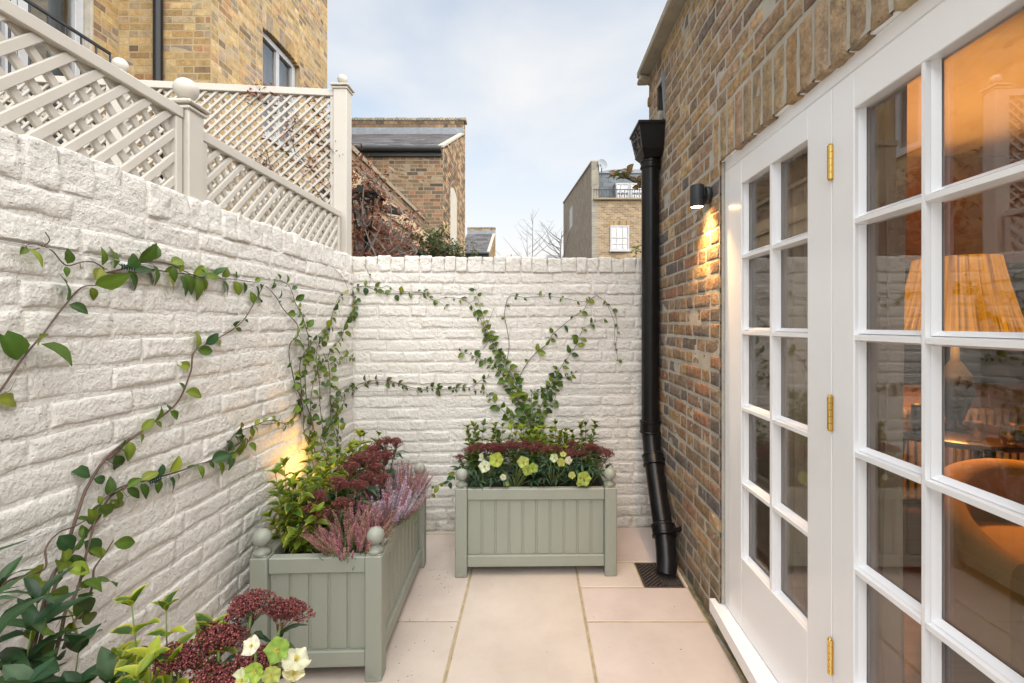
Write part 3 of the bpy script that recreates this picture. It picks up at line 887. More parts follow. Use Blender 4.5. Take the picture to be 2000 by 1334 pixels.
def leaf(name, y_near, y_far, cols, label, stile_proud=0.0):
    """cols: list of (near, far) clear openings along y; rows common"""
    zb, zt = 0.133, 2.098
    z0, z1 = 0.430, 1.996
    nrow = 5; bar = 0.022; h = (z1 - z0 - bar * (nrow - 1)) / nrow
    T = 0.045
    x0 = XD - stile_proud
    m = MB()
    m.bbox((x0, cols[-1][1], zb), (x0 + T, y_far, zt), 0.002)
    m.bbox((x0, y_near, zb), (x0 + T, cols[0][0], zt), 0.002)
    m.bbox((x0, cols[0][0] + .0003, zb), (x0 + T, cols[-1][1] - .0003, z0), 0.002)
    m.bbox((x0, cols[0][0] + .0003, z1), (x0 + T, cols[-1][1] - .0003, zt), 0.002)
    lf = dbuild(m, name, M['white_gloss']); lf['label'] = label
    def sub(mb, nm, mat, **k):
        mb.v = [(p[0] - XD, p[1] - 1.33, p[2] - 0.13) for p in mb.v]
        return mb.build(nm, mat, lf, **k)
    # glazing bars: moulded, narrower at the face than at the glass
    def vbar(y0, y1):
        mb = MB(); c = (y0 + y1) / 2; w = (y1 - y0) / 2
        mb.prism([(x0 + 0.002, c - w * 0.55, z0 + .0004), (x0 + 0.002, c + w * 0.55, z0 + .0004), (x0 + 0.026, c + w, z0 + .0004), (x0 + 0.042, c + w, z0 + .0004), (x0 + 0.042, c - w, z0 + .0004), (x0 + 0.026, c - w, z0 + .0004)], (0, 0, z1 - z0 - .0008))
        sub(mb, 'glazing_bar', M['white_gloss'])
    def hbar(z, a, b):
        mb = MB(); w = bar / 2
        mb.prism([(x0 + 0.0016, a, z - w * 0.6), (x0 + 0.0016, a, z + w * 0.6), (x0 + 0.026, a, z + w * 1.1), (x0 + 0.0416, a, z + w * 1.1), (x0 + 0.0416, a, z - w * 1.1), (x0 + 0.026, a, z - w * 1.1)], (0, b - a, 0))
        sub(mb, 'glazing_bar', M['white_gloss'])
    for i in range(len(cols) - 1):
        vbar(cols[i][1], cols[i+1][0])
    for k in range(1, nrow):
        z = z0 + k * (h + bar) - bar / 2
        for i, (a, b) in enumerate(cols):
            lo_ = a - (0.004 if i > 0 else 0); hi_ = b + (0.004 if i < len(cols) - 1 else 0)
            hbar(z, a - 0.001 if i else a + .0004, b + 0.001 if i < len(cols) - 1 else b - .0004)
    for (a, b) in cols:
        for k in range(nrow):
            zz = z0 + k * (h + bar)
            mb = MB()
            b_ = 0.011
            # putty bead
            mb.prism([(x0 + 0.012, a, zz), (x0 + 0.028, a, zz), (x0 + 0.028, a + b_ * .8, zz), ], (0, 0, h))
            mb.prism([(x0 + 0.012, b, zz), (x0 + 0.028, b, zz), (x0 + 0.028, b - b_ * .8, zz)], (0, 0, h))
            mb.prism([(x0 + 0.012, a, zz), (x0 + 0.028, a, zz), (x0 + 0.028, a, zz + b_)], (0, b - a, 0))
            sub(mb, 'putty_bead', M['white_gloss'])
            g_ = MB(); g_.box((x0 + 0.030, a - 0.004, zz - 0.004), (x0 + 0.034, b + 0.004, zz + h + 0.004))
            go = sub(g_, 'pane', M['glass'])
    return lf
sl = leaf('fixed_leaf', 1.3315, 2.0165, [(1.449, 1.662), (1.688, 1.907)], 'narrow glazed side leaf next to the brickwork')
dl = leaf('door_leaf', 0.700, 1.3290, [(0.800, 1.013), (1.030, 1.239)], 'larger door leaf nearest the camera with the lamp behind its panes')
d2 = leaf('door_leaf', 0.070, 0.698, [(0.165, 0.378), (0.395, 0.604)], 'door leaf at the near edge of the frame')
for z in (1.828, 1.096, 0.385):
    m = MB()
    for k in range(5):
        m.lathe([(0.0001, 0), (0.0062, 0.0), (0.0072, 0.0008), (0.0072, 0.0186), (0.0062, 0.0194), (0.0001, 0.0194)], (XD - 0.006, 1.330, z + 0.0035 + 0.0198 * k), 12)
    m.lathe([(0.0001, 0), (0.0045, 0.001), (0.0055, 0.003), (0.004, 0.0045), (0.0001, 0.005)], (XD - 0.006, 1.330, z + 0.1022), 12)
    m.lathe([(0.0001, -0.0015), (0.0045, 0), (0.0055, 0.002), (0.004, 0.004), (0.0001, 0.0045)], (XD - 0.006, 1.330, z), 12)
    m.bbox((XD - 0.0022, 1.3303, z + 0.002), (XD - 0.0002, 1.338, z + 0.1025), 0.0005)
    m.bbox((XD - 0.0022, 1.322, z + 0.002), (XD - 0.0002, 1.3297, z + 0.1025), 0.0005)
    dbuild(m, 'hinge', M['brass'], smooth=True, angle=25)

# ================================================================ WALL LAMP
wlp = thing('wall_light', 'small black cylinder downlight lit warm on the brick beside the door frame', 'wall light', (0.79, 2.185, 1.967))
m = MB()
m.lathe([(0.027, 0.006), (0.033, 0.0), (0.033, 0.028), (0.0322, 0.0285), (0.0322, 0.030), (0.033, 0.0305), (0.033, 0.100), (0.031, 0.105), (0.0001, 0.105)], (0, 0, 0), 28)
m.build('body', M['black_matt'], wlp, True, 35)
Mx = Matrix.Rotation(R(90), 4, 'Y')
m = MB(); m.lathe([(0.0001, 0), (0.040, 0), (0.042, 0.004), (0.042, 0.018), (0.040, 0.021), (0.0001, 0.021)], (0, 0, 0), 28, Matrix.Translation((0.036, 0, 0.058)) @ Mx)
m.build('back_plate', M['black_matt'], wlp, True, 35)
m = MB(); m.lathe([(0.013, 0), (0.013, 0.045)], (0, 0, 0), 14, Matrix.Translation((0.0, 0, 0.058)) @ Mx); m.build('arm', M['black_matt'], wlp, True, 35)
M['lens_on'] = pm('lit_lens', (1, 0.8, 0.5), 0.3, emit=(1.0, 0.50, 0.16), estr=14)
m = MB(); m.lathe([(0.0001, 0.004), (0.027, 0.004), (0.027, 0.010), (0.0001, 0.010)], (0, 0, 0), 24); m.build('lens', M['lens_on'], wlp)
def spot(name, loc, energy, color, size, blend, rot, parent=None, radius=0.02):
    d = bpy.data.lights.new(name, 'SPOT'); d.energy = energy; d.color = color; d.spot_size = R(size); d.spot_blend = blend; d.shadow_soft_size = radius
    o = bpy.data.objects.new(name, d); COL.objects.link(o); o.location = loc; o.rotation_euler = rot
    if parent: o.parent = parent
    return o
def point(name, loc, energy, color, radius=0.03, parent=None):
    d = bpy.data.lights.new(name, 'POINT'); d.energy = energy; d.color = color; d.shadow_soft_size = radius
    o = bpy.data.objects.new(name, d); COL.objects.link(o); o.location = loc
    if parent: o.parent = parent
    return o
spot('bulb', (0, 0, -0.002), 8.0, (1.0, 0.52, 0.17), 104, 0.9, (0, R(-9), 0), wlp, 0.02)

# ================================================================ DOWNPIPE
dp = thing('downpipe', 'black cast iron hopper and rainwater pipe standing in the corner by the brick wall', 'downpipe', (0.789, 3.05, 0))
def rel(mb, o): mb.v = [(p[0] - o[0], p[1] - o[1], p[2] - o[2]) for p in mb.v]; return mb
DO = (0.789, 3.05, 0)
m = MB()
# hopper: tapered box with a rolled rim
def taper(m, x0, x1, y0, y1, z1, X0, X1, Y0, Y1, z0):
    vs = [(X0,Y0,z0),(X1,Y0,z0),(X1,Y1,z0),(X0,Y1,z0),(x0,y0,z1),(x1,y0,z1),(x1,y1,z1),(x0,y1,z1)]
    m.add(vs, [(0,3,2,1),(4,5,6,7),(0,1,5,4),(1,2,6,5),(2,3,7,6),(3,0,4,7)])
taper(m, 0.686, 0.849, 2.918, 3.182, 2.695, 0.712, 0.845, 2.945, 3.150, 2.545)
m.bbox((0.678, 2.910, 2.695), (0.852, 3.190, 2.716), 0.004)
taper(m, 0.708, 0.846, 2.940, 3.155, 2.546, 0.735, 0.842, 2.985, 3.115, 2.505)
ho = rel(m, DO).build('hopper', M['black_gloss'], dp)
# raised ornament on the hopper's side
m = MB()
for k in range(46):
    t = random.random(); s_ = random.uniform(0.12, 0.88)
    z = 2.56 + 0.125 * t; x = 0.7105 - 0.0235 * t
    yy = 2.945 - .027 * t + (0.205 + .059 * t) * s_
    m.ball((x - 0.0005, yy, z), random.uniform(0.004, 0.009), 7)
rel(m, DO).build('ornament', M['black_gloss'], ho, True, kind='stuff')
path = [(0.789, 3.05, 2.52), (0.789, 3.05, 1.6), (0.789, 3.05, 0.74), (0.789, 3.045, 0.68), (0.789, 3.02, 0.62), (0.788, 2.98, 0.54), (0.782, 2.83, 0.34), (0.774, 2.66, 0.15), (0.768, 2.615, 0.10), (0.757, 2.565, 0.055), (0.746, 2.545, 0.012)]
m = MB(); m.tube(path, 0.0575, 28); rel(m, DO).build('pipe', M['black_gloss'], dp, True, 40)
def collar(c, t, r, h, name='collar', ears=False, bead=True):
    t = Vector(t).normalized(); q = Vector((0, 0, 1)).rotation_difference(t).to_matrix().to_4x4()
    m = MB()
    m.lathe([(0.057, -h/2 - 0.006), (r, -h/2), (r + 0.004, -h/2 + 0.004), (r + 0.004, -h/2 + 0.012), (r, -h/2 + 0.016), (r, h/2 - 0.016), (r + 0.004, h/2 - 0.012), (r + 0.004, h/2 - 0.003), (r - 0.002, h/2), (0.057, h/2 + 0.002)], (0, 0, 0), 28, Matrix.Translation(c) @ q)
    o = rel(m, DO).build(name, M['black_gloss'], dp, True, 40)
    return o
collar((0.789, 3.05, 2.47), (0, 0, 1), 0.063, 0.05)
collar((0.789, 3.05, 0.72), (0, 0, 1), 0.066, 0.085)
collar((0.7875, 2.965, 0.52), (-0.01, -0.6, -0.8), 0.066, 0.075)
collar((0.775, 2.69, 0.185), (-0.03, -0.66, -0.72), 0.067, 0.07)
m = MB(); m.bbox((0.79, 2.93, 0.505), (0.852, 2.99, 0.545), 0.004); rel(m, DO).build('bracket', M['black_gloss'], dp)
m = MB(); m.tube([(0.79, 2.70, 0.19), (0.82, 2.66, 0.20), (0.845, 2.62, 0.225), (0.853, 2.61, 0.24)], [0.013, 0.014, 0.013, 0.010], 10)
rel(m, DO).build('bracket', M['black_gloss'], dp, True, 40)

# drain grate
dg = thing('drain_grate', 'square rusty iron drain grate in the paving under the downpipe', 'grate', (0.708, 2.562, -0.0005))
m = MB(); m.bbox((-0.106, -0.126, -0.02), (0.108, -0.115, 0.0)); m.bbox((-0.106, 0.115, -0.02), (0.108, 0.126, 0)); m.bbox((-0.106, -0.115, -0.02), (-0.096, 0.115, 0)); m.bbox((0.098, -0.115, -0.02), (0.108, 0.115, 0)); m.bbox((-0.004, -0.115, -0.02), (0.006, 0.115, -0.0006))
m.build('rim', M['iron'], dg)
m = MB(); m.box((-0.106, -0.126, -0.05), (0.108, 0.126, -0.046)); m.build('sump', M['dark_room'], dg)
for side in (-1, 1):
    for k in range(-7, 8):
        c0 = k * 0.026
        # diagonal bars, mirrored on the two halves
        pts = []
        x0, x1 = (-0.096, -0.004) if side < 0 else (0.006, 0.098)
        y0 = c0; y1 = c0 + side * (x1 - x0) * -1.0
        # clip to frame
        def clipseg(xa, ya, xb, yb, lo, hi):
            if ya == yb: return (xa, ya, xb, yb) if lo < ya < hi else None
            t0, t1 = 0.0, 1.0
            for bnd, sgn in ((lo, 1), (hi, -1)):
                fa, fb = sgn * (ya - bnd), sgn * (yb - bnd)
                if fa < 0 and fb < 0: return None
                if fa < 0: t0 = max(t0, fa / (fa - fb))
                elif fb < 0: t1 = min(t1, fa / (fa - fb))
            if t1 <= t0: return None
            return (xa + (xb-xa)*t0, ya + (yb-ya)*t0, xa + (xb-xa)*t1, ya + (yb-ya)*t1)
        sgm = clipseg(x0, y0, x1, y1, -0.112, 0.112)
        if not sgm or abs(sgm[2] - sgm[0]) < 0.02: continue
        a = Vector((sgm[0], sgm[1], -0.008)); b = Vector((sgm[2], sgm[3], -0.008))
        d = (b - a); L = d.length; an = math.atan2(d.y, d.x)
        mm = MB(); mm.bbox((0, -0.0055, -0.008), (L, 0.0055, 0.006), 0.001, Matrix.Translation(a) @ Matrix.Rotation(an, 4, 'Z'))
        mm.build('bar', M['iron'], dg)

# ================================================================ PLANTERS
FIN = MB(); FIN.lathe([(0.0001, 0), (0.033, 0), (0.034, 0.004), (0.033, 0.010), (0.026, 0.016), (0.017, 0.022), (0.015, 0.028), (0.019, 0.033)], (0, 0, 0), 24)
FIN.ball((0, 0, 0.062), 0.0345, 24); FINM = FIN.mesh('finial', M['sage'], True, 50)
def planter(name, label, loc, rz, W=0.90, D=0.51, H=0.50):
    """local: x 0..W, y 0..D"""
    t = thing(name, label, 'planter', loc, rz, 'sage green wooden trough planters')
    PW = 0.066; ins = 0.012
    for (x, y) in ((0, 0), (W - PW, 0), (0, D - PW), (W - PW, D - PW)):
        m = MB(); m.bbox((x, y, 0), (x + PW, y + PW, H - 0.006), 0.004)
        m.bbox((x + 0.004, y + 0.004, H - 0.006), (x + PW - 0.004, y + PW - 0.004, H), 0.002)
        p = m.build('post', M['sage'], t)
        link('finial', FINM, p, (x + PW / 2, y + PW / 2, H))
    def rails(a, b, z0, z1, inset, axis):
        for lo_, hi_ in ((0, 1),):
            pass
    for side in range(4):
        horiz = side in (0, 2)
        L = (W if horiz else D) - 2 * PW
        # transform: local side frame, s along, d inward depth
        if side == 0: T = Matrix.Translation((PW, ins, 0))
        elif side == 2: T = Matrix.Translation((W - PW, D - ins, 0)) @ Matrix.Rotation(R(180), 4, 'Z')
        elif side == 1: T = Matrix.Translation((W - ins, PW, 0)) @ Matrix.Rotation(R(90), 4, 'Z')
        else: T = Matrix.Translation((ins, D - PW, 0)) @ Matrix.Rotation(R(-90), 4, 'Z')
        m = MB(); m.bbox((0.0004, 0, 0.425), (L - 0.0004, 0.040, 0.487), 0.004, T); m.build('rail', M['sage'], t)
        m = MB(); m.bbox((0.0004, 0, 0.052), (L - 0.0004, 0.040, 0.116), 0.004, T); m.build('rail', M['sage'], t)
        nb = max(3, int(round(L / 0.079))); pw_ = L / nb
        # backing strip seen at the bottom of the grooves
        m = MB(); m.bbox((0.0004, 0.021, 0.110), (L - 0.0004, 0.026, 0.430), 0.001, T); m.build('backing_board', M['sage_dark'], t)
        for k in range(nb):
            m = MB()
            a = k * pw_ + (0.0085 if k else 0.001); b = (k + 1) * pw_ - (0.0005 if k < nb - 1 else 0.001)
            m.bbox((a, 0.014 + random.uniform(0, .0006), 0.1165), (b - 0.002, 0.0225, 0.4245), 0.0022, T)
            m.build('board', M['sage'], t)
    m = MB(); m.box((0.03, 0.03, 0.06), (W - 0.03, D - 0.03, 0.09))
    n = 16; pts = []; fs = []
    for i in range(n + 1):
        for j in range(n + 1):
            x = 0.04 + (W - 0.08) * i / n; y = 0.04 + (D - 0.08) * j / n
            pts.append((x, y, 0.435 + 0.012 * float(fbm(np.array([x * 14]), np.array([y * 14]), 2, 2)[0])))
    for i in range(n):
        for j in range(n):
            a = i * (n + 1) + j; fs.append((a, a + n + 1, a + n + 2, a + 1))
    m.add(pts, fs); m.build('soil', M['soil'], t, True)
    return t
pb = planter('planter', 'sage green trough planter standing against the back wall, full of hellebores', (-0.43, 2.522, 0), R(0.9))
pl = planter('planter', 'sage green trough planter running lengthwise along the left wall, full of heather', (-0.594, 1.79, 0), R(90 + 2.1))
pn = planter('planter', 'sage green trough planter at the lower left with only its plants in the picture', (-0.60, 0.04, 0), R(90))

# ================================================================ SUPPORT WIRES
def wire(name, label, pts, r=0.0011):
    m = MB(); m.tube(pts, r, 6)
    o = m.build(name, M['wire'], None, True); tag(o, label, 'wire', None); return o
def PLw(px, py, off=0.02):
    y = F * (XL + off) / (px - VX)
    return Vector((XL + off, y, CAM_H + (VY - py) * y / F))
def PBw(px, py, off=0.02):
    k = (px - VX) / F            # x = k*y ; y = 3.118+.045x-off
    y = (3.118 - off) / (1 - 0.045 * k)
    return Vector((k * y, y, CAM_H + (VY - py) * y / F))
def eye(parent, c, n):
    m = MB(); n = Vector(n); c = Vector(c)
    m.tube([c - n * 0.02, c], 0.0022, 6); m.ball(c, 0.004, 8); m.build('screw_eye', M['wire'], parent, True)
w1 = wire('support_wire', 'thin steel wire stretched high along the left white wall', [Vector((XL + 0.016, 0.5, 1.60)), Vector((XL + 0.018, 1.8, 1.588)), Vector((XL + 0.016, 3.04, 1.595))])
eye(w1, (XL + 0.018, 3.04, 1.595), (1, 0, 0)); eye(w1, (XL + 0.018, 1.72, 1.59), (1, 0, 0))
w2 = wire('support_wire', 'thin steel wire stretched low along the left white wall', [Vector((XL + 0.016, 0.5, 0.885)), Vector((XL + 0.018, 3.04, 0.93))])
w3 = wire('support_wire', 'thin steel wire stretched along the upper part of the back wall', [Vector((XL + 0.03, yback(XL) - 0.016, 1.60)), Vector((0.70, yback(.7) - 0.016, 1.615))])
eye(w3, (0.70, yback(.7) - 0.016, 1.615), (0, -1, 0))
w4 = wire('support_wire', 'thin steel wire stretched across the middle of the back wall', [Vector((XL + 0.03, yback(XL) - 0.016, 0.955)), Vector((0.71, yback(.71) - 0.016, 0.968))])
eye(w4, (0.71, yback(.71) - 0.016, 0.968), (0, -1, 0))
# ================================================================ TRELLIS
def clip_line(c, slope, x0, x1, z0, z1):
    """segment of the line z = slope*x + c inside the rectangle"""
    pts = []
    for x in (x0, x1):
        z = slope * x + c
        if z0 <= z <= z1: pts.append((x, z))
    for z in (z0, z1):
        x = (z - c) / slope
        if x0 < x < x1: pts.append((x, z))
    if len(pts) < 2: return None
    pts.sort()
    a, b = pts[0], pts[-1]
    return (a, b) if math.hypot(b[0]-a[0], b[1]-a[1]) > 0.03 else None

def trellis(name, label, fr, L, z0, z1, pitch, w, rail=0.038, slope=1.0, th=0.011):
    """fr: frame whose origin is the panel's lower corner, u along, v up, n towards the yard"""
    t = thing(name, label, 'trellis', tuple(fr.O))
    def T(u, v, n): return Vector(fr.U) * u + Vector(fr.V) * v + Vector(fr.N) * n
    Mt = Matrix.Translation((0, 0, 0)); 
    B = Matrix((( fr.U[0], fr.N[0], fr.V[0], 0), (fr.U[1], fr.N[1], fr.V[1], 0), (fr.U[2], fr.N[2], fr.V[2], 0), (0, 0, 0, 1)))
    for (a, b) in (((-0.0, -0.022, z1 - rail), (L, 0.022, z1)), ((0, -0.018, z0), (L, 0.018, z0 + rail * 0.7))):
        m = MB(); m.bbox(a, b, 0.003, B); m.build('rail', M['cream_paint'], t)
    for (a, b) in (((0, -0.018, z0 + rail * .7 + .0005), (rail * .8, 0.018, z1 - rail - .0005)), ((L - rail * .8, -0.018, z0 + rail * .7 + .0005), (L, 0.018, z1 - rail - .0005))):
        m = MB(); m.bbox(a, b, 0.003, B); m.build('stile', M['cream_paint'], t)
    zz0, zz1 = z0 + rail * 0.7 - 0.006, z1 - rail + 0.006
    for sgn, nn in ((1, 0.0063), (-1, -0.0063)):
        c = -L * 1.2 - 3 if sgn > 0 else zz0 - 0.2
        step = pitch * (1 if True else 1)
        c = zz0 - (L + 0.5) if sgn > 0 else zz0 + 0.01
        end = zz1 + 0.5 if sgn > 0 else zz1 + L + 0.5
        while c < end:
            sg = clip_line(c, sgn * slope, 0.006, L - 0.006, zz0, zz1)
            c += step
            if not sg: continue
            (xa, za), (xb, zb) = sg
            an = math.atan2(zb - za, xb - xa); ln = math.hypot(xb - xa, zb - za)
            jn = random.uniform(-0.0004, 0.0004)
            m = MB(); m.bbox((0, -th / 2, -w / 2), (ln, th / 2, w / 2), 0.002, B @ Matrix.Translation((xa, nn + jn, za)) @ Matrix.Rotation(-an, 4, 'Y'))
            m.build('slat', M['cream_paint'], t)
    return t
XT = -1.262
trellis('trellis', 'cream diagonal lattice panel nearest the camera on the left wall, wide slats', Frame((XT, 0.72, 0), (0, 1, 0), (0, 0, 1), (1, 0, 0)), 0.90, 1.838, 2.178, 0.083, 0.0245)
trellis('trellis', 'low cream lattice panel on the left wall between the two ball-topped posts', Frame((XT, 1.714, 0), (0, 1, 0), (0, 0, 1), (1, 0, 0)), 1.235, 1.838, 2.138, 0.078, 0.0215)
pa = Vector((-1.30, 3.02, 0)); pbv = Vector((-3.55, 2.80, 0)); up_ = (pa - pbv).normalized(); npn = Vector((up_.y, -up_.x, 0))
trellis('trellis', 'tall cream lattice screen standing behind the left wall in front of the brick houses', Frame(pbv, up_, (0, 0, 1), npn), (pa - pbv).length, 1.75, 2.955, 0.066, 0.0165, rail=0.045, th=0.010)
def tpost(label, x, y, z0, z1, w, rb):
    t = thing('trellis_post', label, 'post', (x, y, z0), 0, 'ball-topped trellis posts')
    h = z1 - z0
    m = MB(); m.bbox((-w/2, -w/2, 0), (w/2, w/2, h), 0.004); m.build('shaft', M['cream_paint'], t)
    m = MB(); m.bbox((-w/2 - 0.008, -w/2 - 0.008, h - 0.018), (w/2 + .008, w/2 + .008, h - 0.006), 0.003)
    m.bbox((-w/2 - 0.016, -w/2 - 0.016, h + .0005), (w/2 + .016, w/2 + .016, h + 0.014), 0.004); m.build('cap', M['cream_paint'], t)
    m = MB(); m.lathe([(0.0001, 0.014), (rb * .85, 0.0145), (rb * .9, 0.020), (rb * .6, 0.028), (rb * .42, 0.034)], (0, 0, h), 20)
    m.ball((0, 0, h + 0.030 + rb), rb, 24); m.build('ball_finial', M['cream_paint'], t, True, 50)
tpost('thick cream post with a ball top, middle of the left wall', XT - 0.004, 1.664, 1.80, 2.195, 0.077, 0.040)
tpost('tall cream corner post with a small ball against the sky', XT + 0.002, 3.02, 1.70, 2.965, 0.088, 0.033)
q = pa + (pbv - pa) * 0.59
tpost('cream post with a ball top seen through the nearest lattice', q.x, q.y + 0.012, 1.70, 2.985, 0.098, 0.043)

# ================================================================ HOUSES BEHIND
def brick_house_face(mas, fr, ulen, v0, v1, openings, cols, nx=2, ny=1, gap=0.013, a_=0.24, bond='flemish'):
    lay_courses(mas, fr, ulen, v0, v1, openings, lambda c: jitter(random.choice(cols), a_), nx=nx, ny=ny, bond=bond, gap=gap, proud=(0.0005, 0.0018), rnd=0.002, rough=0.0005, jag=0.0015, back=0.01)

# ---- tall yellow house, upper left
H1 = 8.4
yh = thing('brick_house', 'tall yellow stock brick house rising behind the trellis at the upper left', 'house', (-4.0, 5.2, 0))
mas = Masonry(None, M['stock_far'])
OH = (4.0, -5.2, 0)
frA = Frame((-4.365, 4.80, 0), (1, 0, 0), (0, 0, 1), (0, -1, 0)); LA = 4.365 - 3.39
frBf = Frame((-3.39, 4.80, 0), (0, 1, 0), (0, 0, 1), (1, 0, 0)); LBf = 7.52 - 4.80
frC = Frame((-4.365, 2.2, 0), (0, 1, 0), (0, 0, 1), (1, 0, 0)); LC = 4.80 - 2.2
opB = (5.72 - 4.80, 6.63 - 4.80, 3.75, 5.175)
opC = (2.75 - 2.2, 4.50 - 2.2, 1.9, 5.2)
mat_h = M['mortar_buff']
def off(o): o.parent = yh; o.matrix_parent_inverse = Matrix.Translation((4.0, -5.2, 0)); return o
mas.parent = None
off(mortar_sheet('mortar', frA, LA, H1, [], mat_h, None, 0.2))
off(mortar_sheet('mortar', frBf, LBf, H1, [opB], mat_h, None, 0.2))
off(mortar_sheet('mortar', frC, LC, H1, [opC], mat_h, None, 0.2))
brick_house_face(mas, frA, LA, 1.5, 5.4, [], YELLOW)
brick_house_face(mas, frBf, LBf, 1.5, 7.2, [(opB[0], opB[1], opB[2], opB[3] + 0.22)], YELLOW)
brick_house_face(mas, frC, LC, 1.5, 6.0, [opC], YELLOW)
# cambered arch over the window
n = 12
for k in range(n):
    a = opB[0] + (opB[1] - opB[0]) * k / n; b = a + (opB[1] - opB[0]) / n
    s_ = (k + .5) / n; c_ = 0.05 * (1 - (2*s_ - 1)**2)
    V_, F_ = brick_patch(frBf, a + .004, b - .004, opB[3] - 0.045 + c_, opB[3] + 0.215, 2, 2, 0.005, 0.004, 0.0005, 0.001, k, 0.08)
    mas.add(V_, F_, jitter(random.choice(YELLOW), 0.12))
before = set(bpy.data.objects)
mas.flush(False)
for o in set(bpy.data.objects) - before: off(o)
m = MB()
m.box((-4.36, 4.81, 0), (-3.40, 5.70, H1 - .01)); m.box((-6.5, 5.70, 0), (-3.40, 7.52, 3.74)); m.box((-6.5, 5.70, 5.39), (-3.40, 7.52, H1 - .01))
m.box((-6.5, 6.64, 3.74), (-3.40, 7.52, 5.39)); m.box((-6.5, 2.2, 0), (-4.375, 2.74, H1 - .01)); m.box((-6.5, 4.51, 0), (-4.375, 7.5, H1 - .01)); m.box((-6.5, 2.74, 5.21), (-4.375, 4.51, H1 - .01))
m.box((-6.5, 2.74, 0), (-4.375, 4.51, 1.89)); m.box((-6.5, 2.7, 1.8), (-6.3, 6.7, 5.4))
off(m.build('wall_core', mat_h, None))
m = MB(); m.bbox((-6.5, 2.1, H1), (-3.30, 7.6, H1 + 0.12)); off(m.build('roof_edge', M['slate'], None)).color = (0.3, 0.28, 0.25, 1)
# rainwater pipe on face A
m = MB(); m.tube([(-3.905, 4.745, 1.5), (-3.905, 4.745, 8.0)], 0.043, 16)
for z in (3.1, 4.9): m.tube([(-3.905, 4.745, z), (-3.905, 4.745, z + 0.05)], 0.052, 16)
off(m.build('drainpipe', M['black_gloss'], None, True, 40))
# windows
def window(parent_fn, name, fr, u0, u1, v0, v1, depth=0.07, fw=0.055, mullions=(0.5,), transoms=(), glass='glass_far', curtain=True, sill=True, bar=0.022, mat='white_far'):
    def B(a, b, w=0.003):
        pts = []
        m = MB(); m.bbox(a, b, w)
        m.v = [tuple(fr.O + p[0] * fr.U + p[2] * fr.V + p[1] * fr.N) for p in m.v]
        if fr.flip != True: pass
        return m
    w = MB()
    def addb(a, b):
        mm = B(a, b); w.add(mm.v, mm.f)
    d0, d1 = -depth, -depth + 0.05
    addb((u0, d0, v0), (u0 + fw, d1, v1)); addb((u1 - fw, d0, v0), (u1, d1, v1))
    addb((u0 + fw, d0, v0), (u1 - fw, d1, v0 + fw * 1.2)); addb((u0 + fw, d0, v1 - fw), (u1 - fw, d1, v1))
    fo = parent_fn(w.build(name, M[mat], None))
    def sub(m, nm, mt):
        o = m.build(nm, mt, None); o.parent = fo; return o
    for mu in mullions:
        c = u0 + (u1 - u0) * mu; m = B((c - bar / 2, d0 + 0.006, v0 + fw), (c + bar / 2, d1 - 0.004, v1 - fw)); sub(m, 'glazing_bar', M[mat])
    for tr, bw in transoms:
        c = v0 + (v1 - v0) * tr; m = B((u0 + fw, d0 + 0.01, c - bw / 2), (u1 - fw, d1 - 0.002, c + bw / 2)); sub(m, 'glazing_bar', M[mat])
    m = B((u0 + fw * .7, d0 + 0.012, v0 + fw * .7), (u1 - fw * .7, d0 + 0.016, v1 - fw * .7), 0.0005); sub(m, 'pane', M[glass])
    m = B((u0 + fw * .5, d0 - 0.12, v0), (u1 - fw * .5, d0 - 0.10, v1), 0.0005); sub(m, 'net_curtain' if curtain else 'dark_room', M['net'] if curtain else M['dark_room'])
    if sill:
        m = B((u0 - 0.04, d1 - 0.02, v0 - 0.06), (u1 + 0.04, 0.04, v0 - 0.001)); sub(m, 'sill', M['white_far'])
    return fo
window(off, 'window', frBf, opB[0] + .02, opB[1] - .02, opB[2] + .07, opB[3] - 0.015, depth=0.11, fw=0.075, mullions=(0.5,), bar=0.07)
# tall glazed doors behind the railing
for i, (a, b) in enumerate(((0.56, 1.13), (1.14, 1.70), (1.71, 2.28))):
    window(off, 'balcony_door', frC, a, b, 1.95, 5.18, depth=0.10, fw=0.085, mullions=(), transoms=((0.33, 0.06),), curtain=(i != 1), sill=False)
m = MB(); m.bbox((-4.36 - .09, 4.485, 1.9), (-4.352, 4.515, 5.2)); off(m.build('reveal', M['coping'], None))
# iron railing
rl = thing('balcony_railing', 'black iron railing in front of the tall white doors, upper left', 'railing', (-3.98, 2.6, 3.2))
m = MB(); m.bbox((-0.012, -0.4, 0.74), (0.012, 1.69, 0.765)); m.build('handrail', M['black_matt'], rl)
m = MB(); m.bbox((-0.010, -0.4, 0.02), (0.010, 1.69, 0.04)); m.build('bottom_rail', M['black_matt'], rl)
for k in range(16):
    m = MB(); y = -0.38 + k * 0.1375; m.bbox((-0.007, y, 0.04), (0.007, y + 0.014, 0.7398)); m.build('baluster', M['black_matt'], rl)
m = MB(); m.bbox((-0.30, -0.5, -0.12), (0.03, 1.72, 0.0)); m.build('balcony_slab', M['coping'], rl)

